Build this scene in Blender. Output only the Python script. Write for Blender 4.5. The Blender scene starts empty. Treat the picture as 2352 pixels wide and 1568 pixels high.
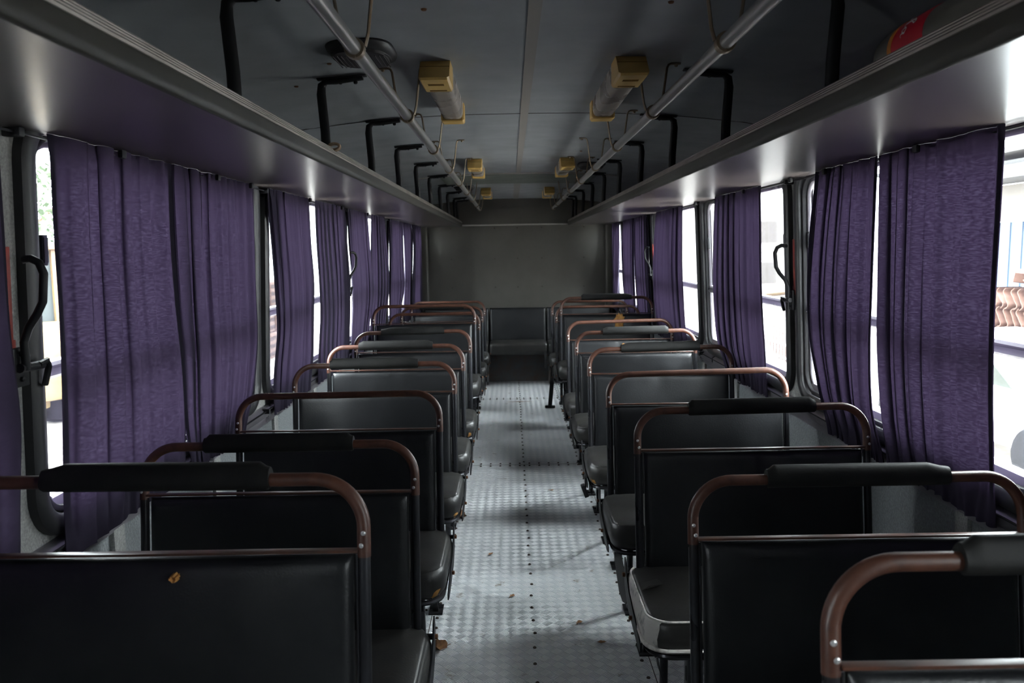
import bpy, bmesh, math, random
from mathutils import Vector, Matrix
import mathutils.noise as mnoise

R = math.radians
PI = math.pi
SC = bpy.context.scene
COL = SC.collection
random.seed(7)

# ------------------------------------------------------------------ camera
cam_data = bpy.data.cameras.new('camera')
cam_data.sensor_width = 36.0
cam_data.lens = 27.55
cam_data.clip_start = 0.02
cam_data.clip_end = 400
cam_data.dof.use_dof = True
cam_data.dof.focus_distance = 2.7
cam_data.dof.aperture_fstop = 6.5
cam = bpy.data.objects.new('camera', cam_data)
COL.objects.link(cam)
right = Vector((0.999864, -0.001655, -0.016386))
up = Vector((0.016467, 0.116969, 0.992999))
fwd = Vector((-0.000273, 0.993134, -0.116981))
m = Matrix((right, up, -fwd)).transposed().to_4x4()
m.translation = Vector((0, 0, 1.55))
cam.matrix_world = m
SC.camera = cam

# ------------------------------------------------------------------ world: an even, bright overcast sky
world = bpy.data.worlds.new('overcast_sky')
SC.world = world
world.use_nodes = True
wn = world.node_tree
wn.nodes.clear()
wo = wn.nodes.new('ShaderNodeOutputWorld')
wb = wn.nodes.new('ShaderNodeBackground')
wg = wn.nodes.new('ShaderNodeNewGeometry')
wt = wn.nodes.new('ShaderNodeTexCoord')
ws = wn.nodes.new('ShaderNodeSeparateXYZ')
wr = wn.nodes.new('ShaderNodeMapRange')
wr.inputs['From Min'].default_value = -0.05
wr.inputs['From Max'].default_value = 1.0
wr.inputs['To Min'].default_value = 22.0
wr.inputs['To Max'].default_value = 64.0
wn.links.new(wt.outputs['Generated'], ws.inputs[0])
wn.links.new(ws.outputs['Z'], wr.inputs['Value'])
wn.links.new(wr.outputs[0], wb.inputs['Strength'])
wb.inputs['Color'].default_value = (0.90, 0.955, 1.0, 1)
wn.links.new(wb.outputs[0], wo.inputs[0])

SC.view_settings.view_transform = 'Standard'
SC.view_settings.look = 'None'
SC.view_settings.gamma = 1.0
SC.view_settings.use_curve_mapping = False
SC.view_settings.exposure = 0.4
cy = SC.cycles
cy.use_denoising = True
try:
    cy.denoiser = 'OPENIMAGEDENOISE'
    cy.denoising_input_passes = 'RGB_ALBEDO_NORMAL'
except Exception:
    pass
cy.max_bounces = 9
cy.diffuse_bounces = 6
cy.glossy_bounces = 4
cy.transmission_bounces = 6
cy.transparent_max_bounces = 12
cy.sample_clamp_indirect = 6.0
cy.caustics_reflective = False
cy.caustics_refractive = False
cy.use_guiding = True
cy.use_surface_guiding = True
cy.guiding_training_samples = 64

# ------------------------------------------------------------------ the bus's measures
XL, XR = -1.08, 1.22        # inner faces of the side walls
XC = 0.07                   # centre line
YF, YB = -1.2, 9.40         # unseen closed front, back wall
ZC = 2.145                  # ceiling height on the centre line
ZG = -0.95                  # ground outside

# ------------------------------------------------------------------ materials
MATS = {}


def nodes_of(name):
    mt = bpy.data.materials.new(name)
    mt.use_nodes = True
    nt = mt.node_tree
    return mt, nt, nt.nodes['Principled BSDF'], nt.nodes['Material Output']


def mat(name, col, rough=0.5, metal=0.0, col2=None, cscale=8.0, cfac=0.5, bscale=0.0, bdist=0.001,
        bstr=0.5, spec=0.5, stretch=None, rvar=0.0, voro=False):
    """a plain surface with an optional second colour in blotches, bump and gloss variation"""
    if name in MATS:
        return MATS[name]
    mt, nt, bs, out = nodes_of(name)
    N, Lk = nt.nodes, nt.links
    bs.inputs['Base Color'].default_value = (*col, 1)
    bs.inputs['Roughness'].default_value = rough
    bs.inputs['Metallic'].default_value = metal
    bs.inputs['Specular IOR Level'].default_value = spec
    tc = N.new('ShaderNodeTexCoord')
    src = tc.outputs['Object']
    if stretch:
        mp = N.new('ShaderNodeMapping')
        mp.inputs['Scale'].default_value = stretch
        Lk.new(src, mp.inputs[0])
        src = mp.outputs[0]
    if col2 is not None:
        nz = N.new('ShaderNodeTexNoise')
        nz.inputs['Scale'].default_value = cscale
        nz.inputs['Detail'].default_value = 5
        nz.inputs['Roughness'].default_value = 0.6
        Lk.new(src, nz.inputs['Vector'])
        rp = N.new('ShaderNodeValToRGB')
        rp.color_ramp.elements[0].position = max(0.02, 0.62 - cfac * 0.5)
        rp.color_ramp.elements[1].position = min(0.98, 0.82 - cfac * 0.3)
        rp.color_ramp.elements[0].color = (*col, 1)
        rp.color_ramp.elements[1].color = (*col2, 1)
        Lk.new(nz.outputs['Fac'], rp.inputs[0])
        Lk.new(rp.outputs[0], bs.inputs['Base Color'])
    if rvar:
        n3 = N.new('ShaderNodeTexNoise')
        n3.inputs['Scale'].default_value = 6
        n3.inputs['Detail'].default_value = 4
        Lk.new(src, n3.inputs['Vector'])
        mr = N.new('ShaderNodeMapRange')
        mr.inputs['From Min'].default_value = 0.3
        mr.inputs['From Max'].default_value = 0.7
        mr.inputs['To Min'].default_value = max(0.03, rough - rvar)
        mr.inputs['To Max'].default_value = min(1, rough + rvar)
        Lk.new(n3.outputs['Fac'], mr.inputs['Value'])
        Lk.new(mr.outputs[0], bs.inputs['Roughness'])
    if bscale:
        if voro:
            n2 = N.new('ShaderNodeTexVoronoi')
            n2.inputs['Scale'].default_value = bscale
            fac = n2.outputs['Distance']
        else:
            n2 = N.new('ShaderNodeTexNoise')
            n2.inputs['Scale'].default_value = bscale
            n2.inputs['Detail'].default_value = 6
            fac = n2.outputs['Fac']
        Lk.new(src, n2.inputs['Vector'])
        bp = N.new('ShaderNodeBump')
        bp.inputs['Strength'].default_value = bstr
        bp.inputs['Distance'].default_value = bdist
        Lk.new(fac, bp.inputs['Height'])
        Lk.new(bp.outputs[0], bs.inputs['Normal'])
    MATS[name] = mt
    return mt


def math_node(nt, op, a, b=None, c=None):
    n = nt.nodes.new('ShaderNodeMath')
    n.operation = op
    for i, v in enumerate((a, b, c)):
        if v is None:
            continue
        if isinstance(v, (int, float)):
            n.inputs[i].default_value = v
        else:
            nt.links.new(v, n.inputs[i])
    return n.outputs[0]


def mat_tread():
    """aluminium five-bar tread plate, worn and a little dirty"""
    mt, nt, bs, out = nodes_of('tread_plate')
    N, Lk = nt.nodes, nt.links
    tc = N.new('ShaderNodeTexCoord')
    sp = N.new('ShaderNodeSeparateXYZ')
    Lk.new(tc.outputs['Object'], sp.inputs[0])
    M = lambda op, a, b=None, c=None: math_node(nt, op, a, b, c)
    s = 0.036
    k = 1 / (s * math.sqrt(2))
    u = M('MULTIPLY', M('ADD', sp.outputs[0], sp.outputs[1]), k)
    v = M('MULTIPLY', M('SUBTRACT', sp.outputs[0], sp.outputs[1]), k)
    fu, fv = M('FRACT', M('ADD', u, 100.0)), M('FRACT', M('ADD', v, 100.0))
    iu, iv = M('FLOOR', M('ADD', u, 100.0)), M('FLOOR', M('ADD', v, 100.0))
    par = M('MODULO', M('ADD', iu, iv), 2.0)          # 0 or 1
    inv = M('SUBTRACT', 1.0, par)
    a = M('ADD', M('MULTIPLY', fu, par), M('MULTIPLY', fv, inv))   # across the bars
    b = M('ADD', M('MULTIPLY', fv, par), M('MULTIPLY', fu, inv))   # along the bars
    wave = M('COSINE', M('MULTIPLY', M('ADD', M('MULTIPLY', a, 5.0), 0.5), 2 * PI))
    bar = M('SMOOTH_MAX', wave, 0.0, 0.3)
    lb = M('ABSOLUTE', M('SUBTRACT', b, 0.5))
    endm = M('SUBTRACT', 1.0, M('SMOOTH_MIN', M('MULTIPLY', M('MAXIMUM', M('SUBTRACT', lb, 0.36), 0.0), 10.0), 1.0, 0.2))
    la = M('ABSOLUTE', M('SUBTRACT', a, 0.5))
    hgt = M('MULTIPLY', bar, endm)
    bp = N.new('ShaderNodeBump')
    bp.inputs['Strength'].default_value = 0.9
    bp.inputs['Distance'].default_value = 0.0045
    Lk.new(hgt, bp.inputs['Height'])
    Lk.new(bp.outputs[0], bs.inputs['Normal'])
    # grime: scattered brown spots, broad dull patches
    n1 = N.new('ShaderNodeTexNoise'); n1.inputs['Scale'].default_value = 9; n1.inputs['Detail'].default_value = 8
    n1.inputs['Roughness'].default_value = 0.7
    Lk.new(tc.outputs['Object'], n1.inputs['Vector'])
    r1 = N.new('ShaderNodeValToRGB')
    r1.color_ramp.elements[0].position = 0.615; r1.color_ramp.elements[0].color = (0, 0, 0, 1)
    r1.color_ramp.elements[1].position = 0.69; r1.color_ramp.elements[1].color = (1, 1, 1, 1)
    Lk.new(n1.outputs['Fac'], r1.inputs[0])
    n2 = N.new('ShaderNodeTexNoise'); n2.inputs['Scale'].default_value = 2.2; n2.inputs['Detail'].default_value = 5
    Lk.new(tc.outputs['Object'], n2.inputs['Vector'])
    base = N.new('ShaderNodeMix'); base.data_type = 'RGBA'
    base.inputs[6].default_value = (0.50, 0.53, 0.56, 1)
    base.inputs[7].default_value = (0.64, 0.67, 0.70, 1)
    Lk.new(n2.outputs['Fac'], base.inputs[0])
    wear_glint = N.new('ShaderNodeMix'); wear_glint.data_type = 'RGBA'
    Lk.new(M('MULTIPLY_ADD', hgt, 0.8, M('MULTIPLY', par, 0.30)), wear_glint.inputs[0])  # one bar direction painted paler as its window reflection; raised bars worn brighter
    Lk.new(base.outputs[2], wear_glint.inputs[6])
    wear_glint.inputs[7].default_value = (1.0, 1.0, 1.0, 1)
    dirt = N.new('ShaderNodeMix'); dirt.data_type = 'RGBA'
    Lk.new(M('MULTIPLY', r1.outputs[0], 0.75), dirt.inputs[0])
    Lk.new(wear_glint.outputs[2], dirt.inputs[6])
    dirt.inputs[7].default_value = (0.20, 0.15, 0.10, 1)
    Lk.new(dirt.outputs[2], bs.inputs['Base Color'])
    bs.inputs['Metallic'].default_value = 0.6
    rr = N.new('ShaderNodeMapRange')
    rr.inputs['To Min'].default_value = 0.30; rr.inputs['To Max'].default_value = 0.46
    Lk.new(n2.outputs['Fac'], rr.inputs['Value'])
    Lk.new(rr.outputs[0], bs.inputs['Roughness'])
    # the bars scatter light mostly across their own length
    cv = N.new('ShaderNodeCombineXYZ')
    cv.inputs[0].default_value = 0.7071
    Lk.new(M('MULTIPLY_ADD', par, -1.4142, 0.7071), cv.inputs[1])
    Lk.new(cv.outputs[0], bs.inputs['Tangent'])
    bs.inputs['Anisotropic'].default_value = 0.9
    MATS['tread'] = mt
    return mt


def mat_curtain():
    mt, nt, bs, out = nodes_of('purple_curtain_cloth')
    N, Lk = nt.nodes, nt.links
    nt.nodes.remove(bs)
    tc = N.new('ShaderNodeTexCoord')
    mp = N.new('ShaderNodeMapping'); mp.inputs['Scale'].default_value = (1, 0.35, 2.4)
    Lk.new(tc.outputs['Object'], mp.inputs[0])
    nz = N.new('ShaderNodeTexNoise'); nz.inputs['Scale'].default_value = 130; nz.inputs['Detail'].default_value = 3
    Lk.new(mp.outputs[0], nz.inputs['Vector'])
    nb = N.new('ShaderNodeTexNoise'); nb.inputs['Scale'].default_value = 2.5; nb.inputs['Detail'].default_value = 2
    Lk.new(tc.outputs['Object'], nb.inputs['Vector'])
    # weave: thin spots let more light through
    rp = N.new('ShaderNodeValToRGB')
    rp.color_ramp.elements[0].position = 0.42; rp.color_ramp.elements[0].color = (0.046, 0.028, 0.066, 1)
    rp.color_ramp.elements[1].position = 0.78; rp.color_ramp.elements[1].color = (0.115, 0.085, 0.165, 1)
    Lk.new(nz.outputs['Fac'], rp.inputs[0])
    df = N.new('ShaderNodeBsdfDiffuse'); df.inputs['Roughness'].default_value = 0.8
    mixc = N.new('ShaderNodeMix'); mixc.data_type = 'RGBA'
    mixc.inputs[6].default_value = (0.040, 0.037, 0.051, 1)
    mixc.inputs[7].default_value = (0.046, 0.037, 0.062, 1)
    Lk.new(nb.outputs['Fac'], mixc.inputs[0])
    Lk.new(mixc.outputs[2], df.inputs['Color'])
    tr = N.new('ShaderNodeBsdfTranslucent')
    Lk.new(rp.outputs[0], tr.inputs['Color'])
    sh = N.new('ShaderNodeBsdfSheen') if hasattr(bpy.types, 'ShaderNodeBsdfSheen') else None
    mx = N.new('ShaderNodeMixShader'); mx.inputs[0].default_value = 0.036
    Lk.new(df.outputs[0], mx.inputs[1]); Lk.new(tr.outputs[0], mx.inputs[2])
    bp = N.new('ShaderNodeBump'); bp.inputs['Strength'].default_value = 0.35; bp.inputs['Distance'].default_value = 0.001
    Lk.new(nz.outputs['Fac'], bp.inputs['Height'])
    Lk.new(mx.outputs[0], out.inputs[0])
    MATS['curtain'] = mt
    return mt


def mat_glass(name='window_glass', tint=(0.97, 0.99, 0.98), refl=0.07):
    mt, nt, bs, out = nodes_of(name)
    nt.nodes.remove(bs)
    t = nt.nodes.new('ShaderNodeBsdfTransparent'); t.inputs[0].default_value = (*tint, 1)
    g = nt.nodes.new('ShaderNodeBsdfGlossy'); g.inputs['Roughness'].default_value = 0.02
    lw = nt.nodes.new('ShaderNodeLayerWeight'); lw.inputs['Blend'].default_value = 0.12
    f = math_node(nt, 'MULTIPLY', lw.outputs['Fresnel'], 0.8)
    mx = nt.nodes.new('ShaderNodeMixShader')
    nt.links.new(f, mx.inputs[0]); nt.links.new(t.outputs[0], mx.inputs[1]); nt.links.new(g.outputs[0], mx.inputs[2])
    nt.links.new(mx.outputs[0], out.inputs[0])
    MATS[name] = mt
    return mt


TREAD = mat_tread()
CURT = mat_curtain()
GLASS = mat_glass()
CEIL = mat('ceiling_laminate', (0.35, 0.375, 0.40), 0.42, col2=(0.32, 0.34, 0.36), cscale=3, rvar=0.08, bscale=3, bdist=0.004, bstr=0.25)
CEILD = mat('ceiling_hatch_paint', (0.17, 0.19, 0.165), 0.45, rvar=0.05)
TRIMC = mat('ceiling_trim_strip', (0.33, 0.31, 0.29), 0.5)
SEAM = mat('ceiling_seam', (0.05, 0.04, 0.035), 0.7)
WALLG = mat('pebbled_wall_panel', (0.42, 0.42, 0.40), 0.55, col2=(0.26, 0.26, 0.25), cscale=160, cfac=0.6, bscale=140, bdist=0.003, bstr=0.9)
WALLD = mat('pebbled_lower_panel', (0.20, 0.215, 0.22), 0.38, col2=(0.30, 0.32, 0.33), cscale=130, cfac=0.5, bscale=120, bdist=0.003, bstr=0.9)
WALLB = mat('back_wall_laminate', (0.082, 0.077, 0.066), 0.5, col2=(0.062, 0.058, 0.049), cscale=2.2, cfac=0.6)
ALU = mat('window_aluminium', (0.36, 0.34, 0.37), 0.33, metal=0.75, rvar=0.08)
ALUR = mat('ribbed_aluminium_trim', (0.30, 0.27, 0.24), 0.38, metal=0.7, rvar=0.1)
RUB = mat('black_rubber', (0.022, 0.022, 0.024), 0.42, bscale=60, bdist=0.0006, bstr=0.3)
RACKU = mat('rack_vinyl_underside', (0.085, 0.072, 0.070), 0.29, )
RACKE = mat('rack_vinyl_edge', (0.034, 0.032, 0.026), 0.5, bscale=30, bdist=0.001, bstr=0.3)
BLK = mat('black_metal_paint', (0.010, 0.010, 0.012), 0.5, spec=0.3)
TUBE = mat('dark_steel_tube', (0.035, 0.036, 0.042), 0.3, metal=0.55, col2=(0.03, 0.028, 0.03), cscale=20, rvar=0.1)
VINYL = mat('black_seat_vinyl', (0.0060, 0.0066, 0.0080), 0.35, bscale=260, bdist=0.0012, bstr=0.45, col2=(0.016, 0.0165, 0.018), cscale=4, rvar=0.06)
VINC = mat('worn_cushion_vinyl', (0.020, 0.0195, 0.0195), 0.36, bscale=180, bdist=0.001, bstr=0.35, col2=(0.032, 0.030, 0.027), cscale=7, rvar=0.08)
PADM = mat('grip_foam_black', (0.0055, 0.0055, 0.0055), 0.62, spec=0.35, bscale=150, bdist=0.001, bstr=0.4, col2=(0.011, 0.0105, 0.0095), cscale=14)
BROWN = mat('red_brown_rail', (0.098, 0.038, 0.023), 0.42, col2=(0.060, 0.023, 0.015), cscale=30, cfac=0.5, bscale=300, bdist=0.0006, bstr=0.3, rvar=0.08)
RIVM = mat('bright_rivet', (0.8, 0.8, 0.8), 0.3, metal=0.6)
POLE = mat('brushed_pole', (0.42, 0.42, 0.41), 0.3, metal=0.75, col2=(0.34, 0.33, 0.32), cscale=40, stretch=(1, 0.05, 1), rvar=0.06)
HANG = mat('tarnished_hanger', (0.22, 0.15, 0.09), 0.42, metal=0.5, col2=(0.30, 0.26, 0.20), cscale=15, rvar=0.1)
YEL = mat('aged_yellow_plastic', (0.78, 0.52, 0.17), 0.45, col2=(0.68, 0.43, 0.13), cscale=9)
YELD = mat('yellow_plastic_slit', (0.30, 0.17, 0.04), 0.7)
DIFF = mat('ribbed_lamp_cover', (0.36, 0.32, 0.29), 0.28, rvar=0.08)
SPKM = mat('speaker_plastic', (0.022, 0.02, 0.022), 0.5)
FOAM = mat('exposed_foam', (0.75, 0.40, 0.12), 0.85, col2=(0.5, 0.22, 0.06), cscale=40, bscale=60, bdist=0.003)
CANV = mat('torn_backing_cloth', (0.82, 0.79, 0.73), 0.75, col2=(0.22, 0.21, 0.20), cscale=26, cfac=0.2, bscale=90, bdist=0.001)
RED = mat('red_plate_paint', (0.42, 0.045, 0.02), 0.45, col2=(0.25, 0.03, 0.02), cscale=25)
RUST = mat('rusted_bolt', (0.16, 0.07, 0.03), 0.8)
RIVD = mat('dark_floor_rivet', (0.05, 0.035, 0.028), 0.6, metal=0.3)
BELT = mat('black_webbing', (0.010, 0.010, 0.011), 0.7, bscale=300, bdist=0.0008)
LEAF = mat('dry_leaf', (0.30, 0.15, 0.06), 0.7, col2=(0.13, 0.06, 0.03), cscale=30, bscale=40, bdist=0.003)
ROPE = mat('beige_rope', (0.45, 0.32, 0.22), 0.9, bscale=200, bdist=0.002)


# ------------------------------------------------------------------ mesh builder
class MB:
    def __init__(self):
        self.v, self.f, self.mi = [], [], []

    def add(self, vs, fs, mi=0):
        o = len(self.v)
        self.v += [tuple(p) for p in vs]
        self.f += [tuple(i + o for i in q) for q in fs]
        self.mi += [mi] * len(fs)
        return self

    def box(self, c, s, mi=0, bev=0.0, rot=None, seg=2):
        bm = bmesh.new()
        bmesh.ops.create_cube(bm, size=1)
        for q in bm.verts:
            q.co = Vector((q.co.x * s[0], q.co.y * s[1], q.co.z * s[2]))
        if bev:
            bmesh.ops.bevel(bm, geom=list(bm.edges), offset=min(bev, min(s) * 0.49), segments=seg, profile=0.6, affect='EDGES')
        if rot is not None:
            bmesh.ops.rotate(bm, verts=bm.verts, cent=(0, 0, 0), matrix=rot)
        bm.verts.index_update()
        self.add([q.co + Vector(c) for q in bm.verts], [[q.index for q in f.verts] for f in bm.faces], mi)
        bm.free()
        return self

    def tube(self, path, r, seg=12, mi=0, caps=True, closed=False, rz=None, scale2=1.0):
        """round (or flattened: scale2) bar along a path"""
        P = [Vector(p) for p in path]
        n = len(P)
        rs = r if isinstance(r, (list, tuple)) else [r] * n
        tang = []
        for i in range(n):
            if closed:
                t = P[(i + 1) % n] - P[i - 1]
            else:
                t = P[min(i + 1, n - 1)] - P[max(i - 1, 0)]
            tang.append(t.normalized())
        ref = Vector(rz) if rz else (Vector((0, 0, 1)) if abs(tang[0].z) < 0.9 else Vector((1, 0, 0)))
        nrm = (ref - tang[0] * ref.dot(tang[0])).normalized()
        vs = []
        for i in range(n):
            nrm = (nrm - tang[i] * nrm.dot(tang[i])).normalized()
            b = tang[i].cross(nrm)
            for k in range(seg):
                a = 2 * PI * k / seg
                vs.append(P[i] + nrm * math.cos(a) * rs[i] + b * math.sin(a) * rs[i] * (scale2[i] if isinstance(scale2, list) else scale2))
        fs = []
        m_ = n if closed else n - 1
        for i in range(m_):
            j = (i + 1) % n
            for k in range(seg):
                l = (k + 1) % seg
                fs.append((i * seg + k, i * seg + l, j * seg + l, j * seg + k))
        if caps and not closed:
            fs.append(tuple(range(seg))[::-1])
            fs.append(tuple((n - 1) * seg + k for k in range(seg)))
        return self.add(vs, fs, mi)

    def grid(self, fn, nu, nv, mi=0, closed_u=False):
        vs = [fn(i / nu, j / nv) for j in range(nv + 1) for i in range(nu + (0 if closed_u else 1))]
        w = nu if closed_u else nu + 1
        fs = []
        for j in range(nv):
            for i in range(nu):
                i2 = (i + 1) % w
                fs.append((j * w + i, j * w + i2, (j + 1) * w + i2, (j + 1) * w + i))
        return self.add(vs, fs, mi)

    def rings(self, rings, mi=0, cap0=True, cap1=True):
        n = len(rings[0])
        vs = [p for r_ in rings for p in r_]
        fs = []
        for i in range(len(rings) - 1):
            for k in range(n):
                l = (k + 1) % n
                fs.append((i * n + k, i * n + l, (i + 1) * n + l, (i + 1) * n + k))
        if cap0:
            fs.append(tuple(range(n))[::-1])
        if cap1:
            fs.append(tuple((len(rings) - 1) * n + k for k in range(n)))
        return self.add(vs, fs, mi)

    def prism(self, poly, axis, a, b, mi=0):
        """polygon (2-D) pushed along an axis from a to b; axis 0: poly is (y,z), 1: (x,z), 2: (x,y)"""
        def at(p, t):
            return {0: (t, p[0], p[1]), 1: (p[0], t, p[1]), 2: (p[0], p[1], t)}[axis]
        return self.rings([[at(p, a) for p in poly], [at(p, b) for p in poly]], mi)

    def lathe(self, prof, c, axis='z', seg=24, mi=0):
        rings = []
        for r_, h in prof:
            ring = []
            for k in range(seg):
                a = 2 * PI * k / seg
                q = {'z': (r_ * math.cos(a), r_ * math.sin(a), h), 'x': (h, r_ * math.cos(a), r_ * math.sin(a)),
                     'y': (r_ * math.cos(a), h, r_ * math.sin(a))}[axis]
                ring.append((q[0] + c[0], q[1] + c[1], q[2] + c[2]))
            rings.append(ring)
        return self.rings(rings, mi)

    def mesh(self, name, mats, smooth=True, angle=38, fix=True, sub=0):
        me = bpy.data.meshes.new(name)
        me.from_pydata(self.v, [], self.f)
        for mt in (mats if isinstance(mats, (list, tuple)) else [mats]):
            me.materials.append(mt)
        me.polygons.foreach_set('material_index', self.mi)
        if fix:
            bm = bmesh.new(); bm.from_mesh(me)
            bmesh.ops.recalc_face_normals(bm, faces=bm.faces)
            bm.to_mesh(me); bm.free()
        me.polygons.foreach_set('use_smooth', [smooth] * len(me.polygons))
        if smooth:
            me.set_sharp_from_angle(angle=R(angle))
        me.update()
        return me

    def build(self, name, mats, parent=None, origin=None, **k):
        if origin is not None:
            o = Vector(origin)
            self.v = [tuple(Vector(p) - o) for p in self.v]
        me = self.mesh(name, mats, **k)
        return link(name, me, parent, origin)


def link(name, me, parent=None, loc=None):
    ob = bpy.data.objects.new(name, me)
    COL.objects.link(ob)
    if loc is not None:
        ob.location = loc
    if parent is not None:
        ob.parent = parent
    return ob


def tag(o, label=None, cat=None, group=None, kind=None):
    if label: o['label'] = label
    if cat: o['category'] = cat
    if group: o['group'] = group
    if kind: o['kind'] = kind
    return o


def empty(name, loc=(0, 0, 0), label=None, cat=None, group=None, kind=None):
    o = bpy.data.objects.new(name, None)
    o.empty_display_size = 0.1
    COL.objects.link(o)
    o.location = loc
    return tag(o, label, cat, group, kind)


def struct(o):
    o['kind'] = 'structure'
    return o


def rr_point(a, hx, hy, r):
    """where a ray at angle a from the centre leaves a rounded rectangle"""
    c, s = math.cos(a), math.sin(a)
    t = min(hx / abs(c) if abs(c) > 1e-9 else 1e9, hy / abs(s) if abs(s) > 1e-9 else 1e9)
    x, y = c * t, s * t
    cx, cy_ = hx - r, hy - r
    if abs(x) > cx and abs(y) > cy_:
        ox, oy = math.copysign(cx, x), math.copysign(cy_, y)
        b = c * ox + s * oy
        d = ox * ox + oy * oy - r * r
        t = b + math.sqrt(max(0, b * b - d))
        x, y = c * t, s * t
    return x, y


def rr_loop(hx, hy, r, n=8):
    pts = []
    for qx, qy, a0 in ((1, 1, 0), (-1, 1, 90), (-1, -1, 180), (1, -1, 270)):
        for k in range(n + 1):
            a = R(a0 + 90 * k / n)
            pts.append((qx * (hx - r) + r * math.cos(a), qy * (hy - r) + r * math.sin(a)))
    return pts


# ------------------------------------------------------------------ windows and side walls
PIL = [-1.62, -0.02, 1.69, 3.375, 5.02, 6.76, 8.42, 10.0]
WZ0, WZ1 = 0.880, 1.885


def side_wall(name, X, s):
    """s = +1: the wall lies towards +x"""
    mb = MB()
    wins = []
    for i in range(len(PIL) - 1):
        ya, yb = max(PIL[i], YF), min(PIL[i + 1], YB)
        y0, y1 = PIL[i] + 0.035, PIL[i + 1] - 0.035
        if i == len(PIL) - 2:
            y1 = YB - 0.20
        if i == 0:
            y0 = YF + 0.1
        wins.append((y0, y1))
        cy_, cz = (y0 + y1) / 2, (WZ0 + WZ1) / 2
        hx, hz, r = (y1 - y0) / 2 - 0.02, (WZ1 - WZ0) / 2 - 0.02, 0.12
        A = sorted(set([2 * PI * k / 96 for k in range(96)] + [math.atan2(z - cz, y - cy_) % (2 * PI) for y in (ya, yb) for z in (0.80, 1.95)]))
        inn, out_ = [], []
        for a in A:
            p = rr_point(a, hx, hz, r)
            inn.append((cy_ + p[0], cz + p[1]))
            c, sn = math.cos(a), math.sin(a)
            ty = ((yb - cy_) / c if c > 1e-9 else (ya - cy_) / c if c < -1e-9 else 1e9)
            tz = ((1.95 - cz) / sn if sn > 1e-9 else (0.80 - cz) / sn if sn < -1e-9 else 1e9)
            t = min(ty, tz)
            out_.append((cy_ + c * t, cz + sn * t))
        n = len(A)
        for x0, x1 in ((X, X + s * 0.05),):
            rg = [[(x0, *p) for p in out_], [(x0, *p) for p in inn], [(x1, *p) for p in inn], [(x1, *p) for p in out_]]
            mb.rings(rg, 0, False, False)
    # upper wall to the roof, lower wall, ledge, ribs
    mb.box((X + s * 0.025, (YF + YB) / 2, 2.06), (0.05, YB - YF, 0.22), 0)
    mb.box((X + s * 0.025, (YF + YB) / 2, 0.40), (0.05, YB - YF, 0.80), 1)
    for k in range(14):
        y = -0.85 + 0.735 * k
        mb.box((X - s * 0.006, y + 0.02, 0.40), (0.014, 0.06, 0.80), 0, 0.003)
    w = struct(mb.build(name, [WALLG, WALLD], smooth=True))
    lb = MB()
    lb.prism([(X, 0.828), (X - s * 0.020, 0.828), (X - s * 0.026, 0.838), (X - s * 0.026, 0.862), (X - s * 0.012, 0.874), (X, 0.876)], 1, YF, YB - 0.01, 0)
    lb.prism([(X, 0.795), (X - s * 0.012, 0.795), (X - s * 0.012, 0.824), (X, 0.826)], 1, YF, YB - 0.01, 0)
    lg = lb.build('sill_ledge', ALU, w)
    return w, wins


wall_left, winL = side_wall('wall_left', XL, -1)
wall_right, winR = side_wall('wall_right', XR, 1)
wcount = 0


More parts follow.
